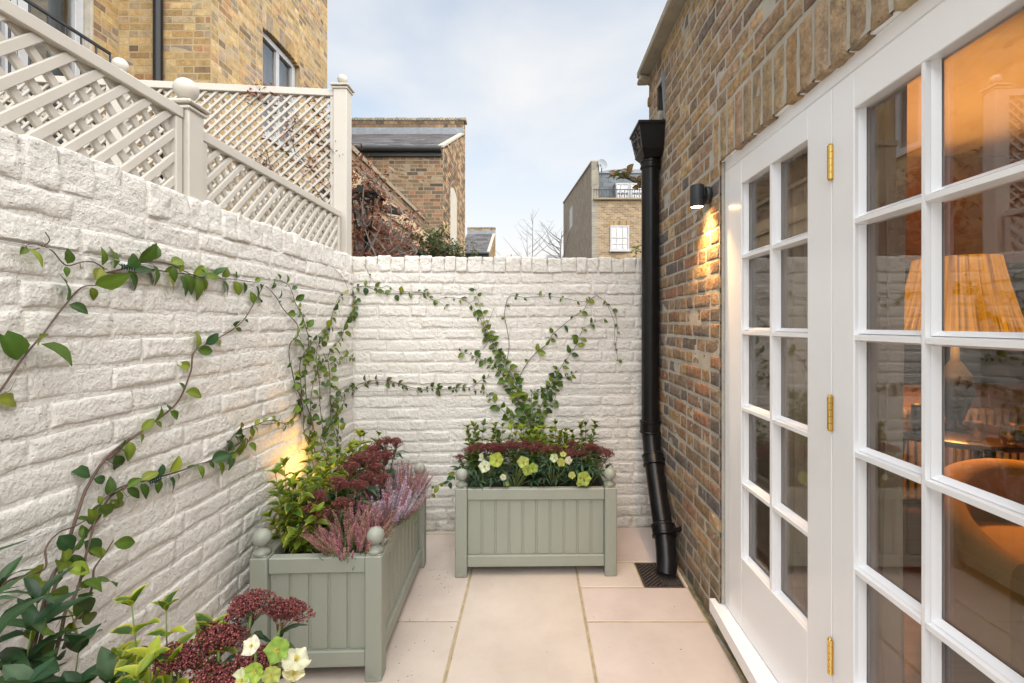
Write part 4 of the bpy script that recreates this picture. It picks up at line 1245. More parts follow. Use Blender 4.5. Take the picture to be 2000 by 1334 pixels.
# ---- mono-pitch brick houses in the middle distance
def lean_house(label, x0, x1, y0, y1, zg, zr, zp, cols, limit, slate_rows, arch=True, sk=1.0, fl=0.085):
    t = thing('brick_house', label, 'house', (x0, y0, 0))
    inv = Matrix.Translation((-x0, -y0, 0))
    def off(o): o.parent = t; o.matrix_parent_inverse = inv; return o
    W = x1 - x0; Dp = y1 - y0
    fA = Frame((x0, y0, 0), (1, 0, 0), (0, 0, 1), (0, -1, 0)); fB = Frame((x1, y0, 0), (0, 1, 0), (0, 0, 1), (1, 0, 0)); fD = Frame((x0, y1, 0), (1, 0, 0), (0, 0, 1), (0, -1, 0))
    m = MB()
    m.prism([(x0, y0 + .01, -0.1), (x0, y1 + .3, -0.1), (x0, y1 + .3, zp - .02), (x0, y1 + .01, zp - .02), (x0, y1 + .01, zr - .05), (x0, y0 + .01, zg - .05)], (W - .01, 0, 0))
    off(m.build('wall_core', M['mortar_rust'], None))
    ms_ = Masonry(None, M['stock_far'], limit)
    off(mortar_sheet('mortar', Frame((x0, y0 - 0.0004, 0), (1, 0, 0), (0, 0, 1), (0, -1, 0)), W, zg - 0.02, [], M['mortar_rust'], None, 0.5))
    brick_house_face(ms_, fA, W, 1.2, zg, [], cols)
    slope = (zr - zg) / Dp
    ops = [(0.80 * sk, 1.67 * sk, 1.0, zg - 0.42)] if arch else []
    lay_courses(ms_, fB, Dp + 0.28, 1.2, zp, ops, lambda c: jitter(random.choice(cols + BUFF), 0.15), nx=2, ny=1, bond='flemish', gap=0.015, proud=(0.0005, 0.0018), rnd=0.002, rough=0.0004, jag=0.001, back=0.02,
                keep=lambda u, v: v < zg - 0.0 + u * slope or u > Dp)
    brick_house_face(ms_, fD, W, zr + 0.06 + 0.14, zp - 0.08, [], cols)
    # brick-on-edge capping
    u = 0
    while u < W:
        V_, F_ = lumpy_box((x0 + u + .004, y1 - .02, zp - 0.075), (x0 + u + .071, y1 + .26, zp + random.uniform(-.006, .008)), 0.01, 2, 0.004, u)
        ms_.add(V_, F_, jitter(random.choice([(0.25, 0.22, 0.17), (0.3, 0.25, 0.18), (0.2, 0.19, 0.15)]), 0.15)); u += 0.075
    before = set(bpy.data.objects); ms_.flush(False)
    for o in set(bpy.data.objects) - before: off(o)
    m = MB(); m.prism([(x0, y1 - 0.02, zr + 0.0), (x0, y1 - 0.02, zr + 0.20), (x0, y1 + .012, zr + 0.20), (x0, y1 + .012, zr)], (W + 0.01, 0, 0)); off(m.build('lead_flashing', M['lead'], None))
    # slates
    L = math.hypot(Dp, zr - zg) ; an = math.atan2(zr - zg, Dp); rh = L / slate_rows
    for r in range(slate_rows):
        u = -(r % 2) * 0.125
        while u < W - 0.03:
            a = max(u, 0); b = min(u + 0.25, W - 0.10)
            u += 0.25
            if b - a < 0.03: continue
            T = Matrix.Translation((x0, y0 - 0.05, zg + 0.02)) @ Matrix.Rotation(an, 4, 'X') @ Matrix.Translation((a + .002, r * rh, 0.004)) @ Matrix.Rotation(R(1.6) * -1, 4, 'X')
            m = MB(); m.box((0, 0, 0), (b - a - .004, rh * 1.25, 0.007 + random.uniform(0, .004)), T)
            o = off(m.build('slate', M['slate'], None)); k = random.uniform(0.6, 1.5); o.color = (0.075 * k, 0.07 * k, 0.073 * k, 1)
    # raking verge on the right wall
    m = MB(); m.prism([(x1 - 0.10, y0 - 0.04, zg + 0.02), (x1 - 0.10, y1, zr + 0.03), (x1 - 0.10, y1, zr + 0.075), (x1 - 0.10, y0 - 0.04, zg + 0.065)], (0.115, 0, 0)); off(m.build('verge', M['coping'], None))
    m = MB(); m.tube([(x0, y0 - 0.10, zg - 0.03), (x1 - 0.02, y0 - 0.10, zg - 0.03)], 0.055, 12); m.bbox((x0, y0 - 0.055, zg - 0.16 ), (x1 - 0.02, y0 - 0.012, zg + 0.02)); off(m.build('gutter', M['black_matt'], None, True, 40))
    if arch:
        a, b, _, zt = ops[0]
        m = MB(); pts = []
        for k in range(9):
            s_ = k / 8; pts.append((x1 - 0.009, y0 + a + (b - a) * s_, zt - 0.0 + 0.13 * math.sin(math.pi * s_) - .13))
        m.prism([(x1 - 0.009, y0 + a, 1.0)] + pts + [(x1 - 0.009, y0 + b, 1.0)], (0.006, 0, 0)); off(m.build('blind_window', pm('cream_render', (0.45, 0.41, 0.34), 0.9), None))
        m = MB(); m.bbox((x1 - 0.009, y0 + b - .12, 1.0), (x1 - 0.0012, y0 + b + 0.0, zt - .12)); off(m.build('reveal', pm('cream_reveal', (0.42, 0.38, 0.31), 0.9), None))
    return t
lean_house('brown brick house with a slate lean-to roof in the middle distance', -5.3, -1.765, 9.0, 11.65, 4.86, 6.22, 6.68, RUST, 300, 11)
lean_house('small far brick house with a slate roof just right of the larger one', -2.95, -1.70, 18.0, 20.6, 4.20, 5.42, 5.78, YELLOW, 60, 12, arch=False)

# party wall, plank fence and lean-to between the yard and the brown house
pw = thing('party_wall', 'brown brick party wall running back to the brown brick house', 'wall', (-2.2, 5.25, 0))
fP = Frame((-2.15, 5.25, 0), (0, 1, 0), (0, 0, 1), (1, 0, 0))
inv = Matrix.Translation((2.2, -5.25, 0))
def offp(o): o.parent = pw; o.matrix_parent_inverse = inv; return o
offp(mortar_sheet('mortar', fP, 3.73, 3.50, [], M['mortar_rust'], None, 0.3))
ms_ = Masonry(None, M['stock_far'], 300); brick_house_face(ms_, fP, 3.73, 1.8, 3.45, [], RUST)
before = set(bpy.data.objects); ms_.flush(False)
for o in set(bpy.data.objects) - before: offp(o)
m = MB(); m.box((-2.38, 5.25, 0), (-2.16, 8.98, 3.49)); m.bbox((-2.40, 5.23, 3.455), (-2.12, 8.99, 3.52)); offp(m.build('coping', M['mortar_rust'], None))

fn = thing('plank_fence', 'tan upright plank fence receding towards the brown brick house', 'fence', (-1.98, 5.0, 0))
for k in range(31):
    m = MB(); y = k * 0.125; m.bbox((-0.012, y + .004, 1.3), (0.012, y + 0.121, 3.10 + random.uniform(-.012, .012)), 0.002)
    o = m.build('plank', M['timber'], fn); c = random.uniform(0.8, 1.2); o.color = (0.42 * c, 0.31 * c, 0.19 * c, 1)
m = MB(); m.bbox((0.0125, 0, 2.86), (0.05, 3.87, 2.93)); o = m.build('rail', M['timber'], fn); o.color = (0.36, 0.27, 0.17, 1)
sh = thing('lean_to', 'low black-edged lean-to roof at the foot of the plank fence', 'shed', (-1.9, 4.2, 0))
m = MB(); m.prism([(-0.04, 0, 2.66), (0.32, 0, 2.44), (0.32, 0, 2.40), (-0.04, 0, 2.60)], (0, 4.4, 0)); m.build('roof', M['black_matt'], sh)
m = MB(); m.bbox((0.32, -0.02, 2.385), (0.35, 4.42, 2.455)); m.build('edge_board', M['black_matt'], sh)
m = MB(); m.bbox((0.26, 0.0, 0.0), (0.29, 4.38, 2.40)); m.build('wall', M['timber'], sh).color = (0.06, 0.05, 0.045, 1)

# lantern and floodlight
ln = thing('lantern', 'black glazed lantern half hidden by the russet climber behind the wall', 'lantern', (-1.275, 3.5, 2.10)); ln.scale = (0.72, 0.72, 0.72)
m = MB()
for sx_ in (-1, 1):
    for sy_ in (-1, 1):
        m.tube([(sx_ * 0.075, sy_ * 0.075, 0.06), (sx_ * 0.125, sy_ * 0.125, 0.40)], 0.010, 6)
m.bbox((-0.09, -0.09, 0.04), (0.09, 0.09, 0.062)); m.lathe([(0.0001, -0.05), (0.02, -0.045), (0.045, 0.0), (0.05, 0.04)], (0, 0, 0), 14)
m.build('frame', M['black_gloss'], ln)
m = MB(); taper(m, -0.155, 0.155, -0.155, 0.155, 0.405, -0.155, 0.155, -0.155, 0.155, 0.395); taper(m, -0.03, 0.03, -0.03, 0.03, 0.52, -0.15, 0.15, -0.15, 0.15, 0.406); m.ball((0, 0, 0.54), 0.03, 10)
m.build('roof', M['black_gloss'], ln)
for k in range(4):
    q4 = Matrix.Rotation(R(90) * k, 4, 'Z'); m = MB()
    m.add([q4 @ Vector(p) for p in ((-0.072, -0.077, 0.065), (0.072, -0.077, 0.065), (0.118, -0.123, 0.39), (-0.118, -0.123, 0.39), (-0.072, -0.074, 0.065), (0.072, -0.074, 0.065), (0.118, -0.120, 0.39), (-0.118, -0.120, 0.39))],
          [(0, 1, 2, 3), (7, 6, 5, 4), (0, 4, 5, 1), (1, 5, 6, 2), (2, 6, 7, 3), (3, 7, 4, 0)])
    m.build('pane', M['glass'], ln)
m = MB(); m.tube([(0, 0, -0.04), (0, 0, -1.6)], 0.03, 10); m.build('pole', M['black_gloss'], ln, True)
fl_ = thing('floodlight', 'small black floodlight with a flat hood beside the lantern', 'floodlight', (-1.54, 4.9, 2.62))
m = MB(); m.prism([(-0.09, -0.06, 0.0), (0.10, -0.06, -0.035), (0.13, -0.06, -0.02), (0.12, -0.06, 0.01), (0.04, -0.06, 0.05), (-0.06, -0.06, 0.05)], (0, 0.12, 0)); m.build('hood', M['black_gloss'], fl_)
m = MB(); m.tube([(-0.07, 0, 0.02), (-0.13, 0, 0.10), (-0.12, 0, 0.18)], 0.014, 8); m.bbox((-0.17, -0.04, 0.10), (-0.10, 0.04, 0.22)); m.build('mount', M['black_gloss'], fl_)
m = MB(); m.tube([(-0.14, 0, 0.10), (-0.14, 0, -2.0)], 0.02, 8); m.build('pole', M['black_gloss'], fl_)

# ---- far townhouse on the right
th = thing('townhouse', 'far townhouse of pale brick with a grey mansard roof and white windows', 'house', (2.58, 19.6, 0))
invt = Matrix.Translation((-2.58, -19.6, 0))
def offt(o): o.parent = th; o.matrix_parent_inverse = invt; return o
def brick_tex(name, c1, c2, mortar, scale=1.0, axis='x'):
    m, n, l, b = nt(name)
    t = n.new('ShaderNodeTexCoord'); sp = n.new('ShaderNodeSeparateXYZ'); l.new(t.outputs['Object'], sp.inputs[0])
    cb = n.new('ShaderNodeCombineXYZ'); l.new(sp.outputs['X' if axis == 'x' else 'Y'], cb.inputs['X']); l.new(sp.outputs['Z'], cb.inputs['Y'])
    bt = n.new('ShaderNodeTexBrick'); bt.inputs['Scale'].default_value = 1.0
    bt.inputs['Brick Width'].default_value = 0.225 * scale; bt.inputs['Row Height'].default_value = 0.075 * scale; bt.inputs['Mortar Size'].default_value = 0.009 * scale
    bt.inputs['Color1'].default_value = (*c1, 1); bt.inputs['Color2'].default_value = (*c2, 1); bt.inputs['Mortar'].default_value = (*mortar, 1)
    bt.inputs['Bias'].default_value = -0.1
    l.new(cb.outputs[0], bt.inputs['Vector'])
    nz = n.new('ShaderNodeTexNoise'); nz.inputs['Scale'].default_value = 3; nz.inputs['Detail'].default_value = 8; l.new(t.outputs['Object'], nz.inputs['Vector'])
    mr_ = n.new('ShaderNodeMapRange'); mr_.inputs['To Min'].default_value = 0.6; mr_.inputs['To Max'].default_value = 1.4; l.new(nz.outputs['Fac'], mr_.inputs['Value'])
    mu = n.new('ShaderNodeVectorMath'); mu.operation = 'SCALE'; l.new(bt.outputs['Color'], mu.inputs[0]); l.new(mr_.outputs['Result'], mu.inputs['Scale'])
    l.new(mu.outputs['Vector'], b.inputs['Base Color']); b.inputs['Roughness'].default_value = 0.9
    bp = n.new('ShaderNodeBump'); bp.inputs['Strength'].default_value = 0.6; bp.inputs['Distance'].default_value = 0.01; bp.invert = True
    l.new(bt.outputs['Fac'], bp.inputs['Height']); l.new(bp.outputs['Normal'], b.inputs['Normal'])
    return m
YF, YS = 19.6, 30.0
XF, XS = 2.58, 2.04
zc = 1.41 + (632 - 391) * YF / F          # top of the front brickwork
zt = 1.41 + (632 - 316) * YF / F
m = MB(); m.prism([(XF, YF, -0.1), (7.5, YF, -0.1), (7.5, YF, zc), (XF, YF, zc)], (0, 0.25, 0)); offt(m.build('front_wall', brick_tex('far_front_brick', (0.36, 0.26, 0.15), (0.17, 0.11, 0.07), (0.36, 0.30, 0.21)), None))
sd = Vector((XS - XF, YS - YF, 0)).normalized()
m = MB(); m.prism([(XF, YF, -0.1), (XF + .24, YF, -0.1), (XF + .24, YF, zt), (XF - 0.04, YF, zt)], (sd.x * 0.22, sd.y * 0.22, 0)); 
m.v = [(p[0], p[1] - 0.004, p[2]) for p in m.v]; offt(m.build('end_pier', brick_tex('pier_brick', (0.30, 0.27, 0.21), (0.20, 0.18, 0.15), (0.29, 0.27, 0.23)), None))
m = MB(); m.prism([(XF - .004, YF + 0.1, -0.1), (XS, YS, -0.1), (XS, YS, zt + 0.95), (XF - .004, YF + 0.1, zt)], (0.3, 0, 0)); offt(m.build('side_wall', brick_tex('far_side_brick', (0.29, 0.24, 0.18), (0.23, 0.18, 0.135), (0.28, 0.24, 0.19), axis='y'), None))
m = MB(); m.prism([(XF - .05, YF - 0.02, zt), (XS - .05, YS, zt + 0.95), (XS - .05, YS, zt + 1.02), (XF - .05, YF - 0.02, zt + 0.06)], (0.38, 0, 0)); offt(m.build('coping', M['coping'], None))
m = MB(); m.bbox((XF + 0.05, YF - 0.14, zc), (7.6, YF + 0.25, zc + 0.07)); offt(m.build('cornice', M['mortar_rust'], None))
zm = 1.41 + (632 - 338) * (YF + 1.0) / F
# mansard of large slates
an = math.atan2(zm - zc - 0.1, 0.45)
Lm = math.hypot(zm - zc - 0.1, 0.45); rows = 6
for r in range(rows):
    u = -(r % 2) * 0.3
    while u < 4.9:
        a = max(u, 0.0); b = min(u + 0.6, 4.9); u += 0.6
        T = Matrix.Translation((XF + 0.25, YF + 0.55, zc + 0.1)) @ Matrix.Rotation(an, 4, 'X') @ Matrix.Translation((a + .006, r * Lm / rows, 0)) @ Matrix.Rotation(R(-1.2), 4, 'X')
        mm = MB(); mm.box((0, 0, 0), (b - a - .012, Lm / rows * 1.08, 0.012), T)
        o = offt(mm.build('slate', M['slate'], None)); k = random.uniform(0.9, 1.1); o.color = (0.085 * k, 0.10 * k, 0.115 * k, 1)
m = MB(); m.prism([(XF + .22, YF + 1.0, zm), (7.5, YF + 1.0, zm), (7.5, YF + 3.6, zm + 1.0), (XF + 1.6, YF + 3.6, zm + 1.0)], (0, 0, 0.05)); m.prism([(XF + .22, YF + 1.0, zm), (XF + 1.6, YF + 3.6, zm + 1.0), (XF + .2, YF + 9, zm)], (0, 0, 0.05))
o = offt(m.build('roof', M['slate'], None)); o.color = (0.13, 0.125, 0.13, 1)
m = MB(); m.box((XF + 0.3, YF + 1.08, 0), (7.5, YS - .5, zm - 0.02)); m.bbox((XF + .2, YF + .93, zm - 0.03), (7.5, YF + 1.04, zm + 0.05)); offt(m.build('roof_core', M['lead'], None))
frT = Frame((XF, YF, 0), (1, 0, 0), (0, 0, 1), (0, -1, 0))
def up(px, y=YF): return (px - VX) * y / F - XF
def vp(py, y=YF): return CAM_H + (VY - py) * y / F
def offw(o): return offt(o)
frT1 = Frame((XF, YF - 0.10, 0), (1, 0, 0), (0, 0, 1), (0, -1, 0))
window(offw, 'window', frT1, up(1191.5), up(1228.5), vp(489.5), vp(440.5), depth=0.10, fw=0.07, mullions=(1/3, 2/3), transoms=((0.5, 0.05), (0.25, 0.02)), bar=0.02)
m = MB()
for k in range(16):
    a = XF + up(1190) + k * (up(1230) - up(1190)) / 16
    m.bbox((a + .005, YF - 0.008, vp(440) ), (a + (up(1230) - up(1190)) / 16 - .005, YF + 0.02, vp(431)), 0.002, None, jitter(random.choice(YELLOW), 0.1))
offt(m.build('window_arch', M['stock_far'], None, kind='stuff'))
frT2 = Frame((XF, YF + 0.30, 0), (1, 0, 0), (0, 0, 1), (0, -1, 0))
for a_, b_ in ((1203.5, 1230), (1231, 1258)):
    window(offw, 'dormer_window', frT2, up(a_, YF + .3), up(b_, YF + .3), vp(389, YF + .3), vp(357.5, YF + .3), depth=0.05, fw=0.07, mullions=(1/3, 2/3), transoms=((0.42, 0.05),), bar=0.02)
m = MB(); m.bbox((XF + up(1202, YF + .3), YF + 0.41, vp(390, YF + .3)), (XF + up(1262, YF + .3), YF + 0.9, vp(355, YF + .3))); offt(m.build('dormer', M['lead'], None))
# side window
mS = MB(); yA, yB = 25.7, 26.9
def sidex(y): return XF + (XS - XF) * (y - YF - .1) / (YS - YF - .1)
z0_, z1_ = vp(441, yA), vp(412, yB)
m = MB(); m.prism([(sidex(yA) - 0.012, yA, 1.41 + (632-441) * yA / F), (sidex(yB) - 0.012, yB, 1.41 + (632-441) * yA / F), (sidex(yB) - 0.012, yB, 1.41 + (632-411) * yB / F), (sidex(yA) - 0.012, yA, 1.41 + (632-411) * yB / F)], (0.03, 0, 0))
offt(m.build('side_window', M['white_far'], None))
# satellite dish
m = MB(); T = Matrix.Translation((XF + 0.42, YF + 0.05, zt - 0.10)) @ Matrix.Rotation(R(75), 4, 'X') @ Matrix.Rotation(R(20), 4, 'Y')
m.lathe([(0.0001, 0.0), (0.10, 0.01), (0.18, 0.035), (0.225, 0.06), (0.22, 0.066), (0.18, 0.045), (0.0001, 0.012)], (0, 0, 0), 20, T)
ds = thing('satellite_dish', 'grey satellite dish at the top corner of the far townhouse', 'satellite dish', (XF + 0.42, YF + 0.05, zt - 0.35))
m.v = [(p[0] - XF - 0.42, p[1] - YF - 0.05, p[2] - zt + 0.35) for p in m.v]; m.build('dish', M['lead'], ds, True, 50)
m = MB(); m.tube([(0, 0.0, 0.22), (0, 0.1, 0.02), (0, 0.1, -0.2)], 0.02, 6); m.tube([(0, 0, 0.14), (-.12, -.2, 0.2)], 0.012, 6); m.build('bracket', M['black_matt'], ds)
# parapet railing
pr_ = thing('parapet_railing', 'thin dark railing along the roof edge of the far townhouse', 'railing', (XF, YF, zc + 0.1))
m = MB(); m.bbox((0.05, -0.02, 0.34), (4.9, 0.02, 0.37)); m.build('handrail', M['black_matt'], pr_)
for k in range(44):
    m = MB(); x = 0.06 + k * 0.11; m.bbox((x, -0.008, 0.0), (x + 0.014, 0.008, 0.3398), 0.001); m.build('baluster', M['black_matt'], pr_)

# distant roofs and bare trees
dr_ = thing('terrace_roofs', 'low grey slate roofs just showing over the back wall between the houses', 'roofs', (0, 34, 0))
for i, (a, b, z0_, z1_) in enumerate(((996, 1030, 505, 499), (1036, 1062, 508, 500), (1062, 1104, 508, 493))):
    y = 34 + i * 3
    xa, xb = (a - VX) * y / F, (b - VX) * y / F; za, zb = CAM_H + (VY - z0_) * y / F - 1.0, CAM_H + (VY - z1_) * y / F
    m = MB(); m.prism([(xa, y - 34, za), (xb, y - 34, za), (xb - .3, y - 32.5, zb), (xa + .3, y - 32.5, zb)], (0, 2, 0)); m.build('roof', M['slate'], dr_).color = (0.16, 0.165, 0.17, 1)
    m = MB(); m.box((xa + .1, y - 33.9, -0.2), (xb - .1, y - 31.9, za + .3)); m.build('wall', M['mortar_buff'], dr_)
m = MB(); y = 33; m.bbox(((997 - VX) * y / F, -1, -0.2), ((1000 - VX) * y / F, -0.7, CAM_H + (VY - 497) * y / F)); m.build('chimney', M['mortar_buff'], dr_)

def bare_tree(label, x, y, h, seed, spread=0.5, lean=0.0, r0=0.05, n1=14, cat='tree'):
    rnd = random.Random(seed)
    t = thing('bare_tree', label, cat, (x, y, -0.1))
    m = MB(); top = Vector((lean, 0, h)); m.tube(smooth_path([(0, 0, 0), (lean * .3, 0, h * .5), top], 5), [r0 * (1 - 0.85 * k / 10) for k in range(11)], 6)
    m.build('trunk', M['twig_grey'], t)
    m = MB()
    for i in range(n1):
        s_ = 0.35 + 0.62 * i / n1; p = Vector((lean * s_ * s_, 0, h * s_)); a = rnd.uniform(0, 6.28)
        L = spread * (1.15 - s_) * rnd.uniform(0.7, 1.4)
        d = Vector((math.cos(a), math.sin(a), rnd.uniform(0.35, 0.8))); q1 = p + d * L * .6 + Vector((0, 0, 0.05)); q2 = q1 + (d + Vector((0, 0, 0.5))) * L * .6
        m.tube([p, q1, q2], [r0 * .32, r0 * .2, r0 * .08], 4)
        for k in range(5):
            b = q1 + (q2 - q1) * rnd.random() if k > 1 else p + (q1 - p) * rnd.random(); e = b + Vector((rnd.uniform(-1, 1), rnd.uniform(-1, 1), rnd.uniform(-.1, .8))) * L * .35
            m.tube([b, (b + e) / 2 + Vector((0, 0, 0.02)), e], [r0 * .13, r0 * .1, r0 * .05], 3)
    m.build('branches', M['twig_grey'], t, kind='stuff')
    return t
bare_tree('thin bare sapling standing alone against the pale sky', (1039 - VX) * 24 / F, 24, CAM_H + (VY - 408) * 24 / F + .1, 3, 2.0, 0.05, 0.05, 16)
bare_tree('second thin bare stem just left of the taller sapling', (1031 - VX) * 25 / F, 25, CAM_H + (VY - 440) * 25 / F + .1, 5, 1.6, -0.05, 0.04, 12)
bare_tree('spreading bare tree beside the far townhouse', (1088 - VX) * 29 / F, 29, CAM_H + (VY - 452) * 29 / F + .1, 9, 4.0, 0.3, 0.10, 26)
# ================================================================ ROOM BEHIND THE DOORS
M['plaster'] = pm('warm_plaster', (0.50, 0.32, 0.19), 0.9, var=0.06, bump=0.1)
M['ceiling'] = pm('ceiling_paint', (0.65, 0.60, 0.52), 0.9, var=0.03)
M['floorwood'] = pm('room_floorboards', (0.16, 0.085, 0.045), 0.5, var=0.35, vscale=5, stretch=(0.6, 8, 1), bump=0.1)
M['linen'] = pm('linen_curtain', (0.64, 0.52, 0.40), 0.9, var=0.1, bump=0.2, bscale=200)
M['upholstery'] = pm('mustard_upholstery', (0.55, 0.33, 0.10), 0.9, var=0.1, bump=0.3, bscale=160)
M['dark_wood'] = pm('dark_wood', (0.035, 0.02, 0.013), 0.35, var=0.3, vscale=10)
M['radiator'] = pm('radiator_enamel', (0.35, 0.28, 0.20), 0.45)
M['canvas'] = pm('dark_painting', (0.05, 0.06, 0.06), 0.6, var=0.6, vscale=4)
RX0, RX1, RY0, RY1, RZ0, RZ1 = 1.156, 3.9, -1.0, 3.30, 0.12, 2.62
def struct(name, mb, mat, **k):
    o = mb.build(name, mat, None, **k); o['kind'] = 'structure'; return o
m = MB(); m.box((0.93, RY0, 0.05), (RX1, RY1, RZ0)); struct('room_floor', m, M['floorwood'])
m = MB(); m.box((0.93, RY0, RZ1), (RX1 + .1, RY1 + .1, RZ1 + 0.1)); struct('room_ceiling', m, M['ceiling'])
m = MB(); m.box((RX1, RY0, 0.0), (RX1 + 0.1, RY1, RZ1 - .001)); m.box((1.156, RY1, 0), (RX1 + .1, RY1 + 0.1, RZ1 - .001)); m.box((0.93, RY0 - .1, 0), (RX1 + .1, RY0, RZ1 - .001))
m.box((1.1555, 2.08, 0.12), (1.162, RY1, RZ1)); m.box((1.1555, -1, 2.16), (1.162, 2.08, RZ1))
struct('room_wall', m, M['plaster'])
m = MB()
for k in range(0, 11):
    x = 1.3 + k * 0.25; m.bbox((x, 3.288, 0.12), (x + .004, 3.2995, 0.9), 0.001)
m.bbox((1.162, 3.275, 0.12), (RX1, 3.299, 0.26)); struct('skirting_board', m, M['ceiling'])
# curtains
def curtain(label, x, y0, y1, z0, z1, folds, mat, amp=0.03, puddle=0.0):
    t = MB(); n = folds * 8; rows = 14; vs = []; fs = []
    for j in range(rows + 1):
        v = j / rows; z = z0 + (z1 - z0) * v
        for i in range(n + 1):
            u = i / n
            fl2 = 0.3 * math.sin(2 * math.pi * folds * u * 0.53 + 1.3)
            xx = x + amp * math.sin(2 * math.pi * folds * u + fl2 * 3 + 0.6 * math.sin(v * 3)) * (0.7 + 0.4 * (1 - v)) + puddle * max(0, 0.15 - v) * 4 * math.sin(7 * u + 3 * v)
            yy = y0 + (y1 - y0) * u + 0.012 * math.sin(v * 5 + u * 9)
            vs.append((xx, yy, z))
    for j in range(rows):
        for i in range(n):
            a = j * (n + 1) + i; fs.append((a, a + 1, a + n + 2, a + n + 1))
    k = len(vs); vs2 = [(p[0] + 0.003, p[1], p[2]) for p in vs]; fs2 = [tuple(reversed([i + k for i in f])) for f in fs]
    t.add(vs + vs2, fs + fs2)
    o = t.build('curtain', mat, None, True); return tag(o, label, 'curtain')
curtain('pale grey linen curtain hanging behind the narrow side leaf', 1.09, 1.70, 2.03, 0.125, 2.4, 6, M['linen'], 0.028, 0.05)
curtain('beige linen curtain hanging behind the larger door leaf', 1.07, 1.335, 1.46, 0.125, 2.4, 4, M['linen'], 0.024, 0.06)
m = MB(); m.tube([(1.08, 0.0, 2.42), (1.08, 2.2, 2.42)], 0.012, 10); tag(m.build('curtain_rail', M['black_matt'], None, True), 'dark rail above the door that carries the curtains', 'curtain rail')
# table lamp
LX, LY = 2.32, 2.50
tl = thing('table_lamp', 'table lamp with a glowing pleated yellow shade seen through the door panes', 'lamp', (LX, LY, 0.83))
M['shade'] = None
ms, n_, l_, b_ = nt('pleated_shade')
t_ = n_.new('ShaderNodeTexCoord'); s3 = n_.new('ShaderNodeSeparateXYZ'); l_.new(t_.outputs['Object'], s3.inputs[0])
at_ = n_.new('ShaderNodeMath'); at_.operation = 'ARCTAN2'; l_.new(s3.outputs['Y'], at_.inputs[0]); l_.new(s3.outputs['X'], at_.inputs[1])
cb_ = n_.new('ShaderNodeCombineXYZ'); l_.new(at_.outputs[0], cb_.inputs['X']); l_.new(s3.outputs['Z'], cb_.inputs['Z'])
mp_ = n_.new('ShaderNodeMapping'); mp_.inputs['Scale'].default_value = (17, 1, 1.0); l_.new(cb_.outputs[0], mp_.inputs['Vector'])
nz_ = n_.new('ShaderNodeTexNoise'); nz_.inputs['Scale'].default_value = 1.4; nz_.inputs['Detail'].default_value = 5; l_.new(mp_.outputs['Vector'], nz_.inputs['Vector'])
cr_ = n_.new('ShaderNodeValToRGB'); cr_.color_ramp.elements[0].position = 0.36; cr_.color_ramp.elements[0].color = (0.22, 0.05, 0.002, 1)
cr_.color_ramp.elements[1].position = 0.60; cr_.color_ramp.elements[1].color = (1.0, 0.36, 0.012, 1)
l_.new(nz_.outputs['Fac'], cr_.inputs['Fac']); l_.new(cr_.outputs['Color'], b_.inputs['Emission Color']); b_.inputs['Emission Strength'].default_value = 0.19
b_.inputs['Base Color'].default_value = (0.10, 0.04, 0.008, 1); b_.inputs['Roughness'].default_value = 0.9
m = MB(); n = 96; vs = []; fs = []
prof = [(0.183, 0.935), (0.185, 0.92), (0.212, 0.78), (0.248, 0.63), (0.285, 0.495), (0.288, 0.49)]
for (r, z) in prof:
    for k in range(n):
        a = 2 * math.pi * k / n; rr = r * (1 + (0.012 if k % 2 else -0.012)); vs.append((rr * math.cos(a), rr * math.sin(a), z))
for i in range(len(prof) - 1):
    for k in range(n):
        k2 = (k + 1) % n; fs.append(((i + 1) * n + k, (i + 1) * n + k2, i * n + k2, i * n + k))
m.add(vs, fs); m.build('lamp_shade', ms, tl, True)
m = MB(); m.lathe([(0.0001, 0), (0.09, 0.0), (0.09, 0.015), (0.03, 0.03), (0.05, 0.10), (0.085, 0.20), (0.07, 0.30), (0.02, 0.38), (0.012, 0.62), (0.0001, 0.63)], (0, 0, 0), 24); m.build('base', M['canvas'], tl, True)
point('bulb', (0, 0, 0.70), 15, (1.0, 0.42, 0.10), 0.05, tl)
tb = thing('side_table', 'dark round side table holding the lamp and glasses', 'table', (LX, LY, 0.12))
m = MB(); m.lathe([(0.0001, 0.67), (0.32, 0.67), (0.34, 0.68), (0.34, 0.70), (0.325, 0.709), (0.0001, 0.709)], (0, 0, 0), 36); m.build('table_top', M['dark_wood'], tb, True, 40)
for k in range(3):
    a = k * 2.09 + .4; m = MB(); m.tube([(0.22 * math.cos(a), 0.22 * math.sin(a), 0.67), (0.30 * math.cos(a), 0.30 * math.sin(a), 0.0)], [0.022, 0.014], 10); m.build('leg', M['dark_wood'], tb, True)
for i, (dx, dy, h, r, nm, lab) in enumerate(((-0.26, -0.08, 0.15, 0.045, 'vase', 'dark squat vase at the left of the side table'), (-0.14, -0.26, 0.10, 0.035, 'tumbler', 'short glass tumbler in front of the lamp'), (-0.03, -0.31, 0.10, 0.035, 'tumbler', 'second short glass tumbler nearer the armchair'), (0.14, -0.24, 0.06, 0.10, 'bowl', 'dark wide bowl on the side table'))):
    m = MB(); m.lathe([(0.0001, 0), (r * .7, 0), (r, h * .4), (r * .8, h * .9), (r * .85, h), (r * .78, h), (r * .7, h * .6), (0.0001, h * .2)], (0, 0, 0), 20)
    o = m.build(nm, M['glass_far'] if nm == 'tumbler' else M['dark_wood'], None, True, loc=(LX + dx, LY + dy, 0.8295)); tag(o, lab, nm)
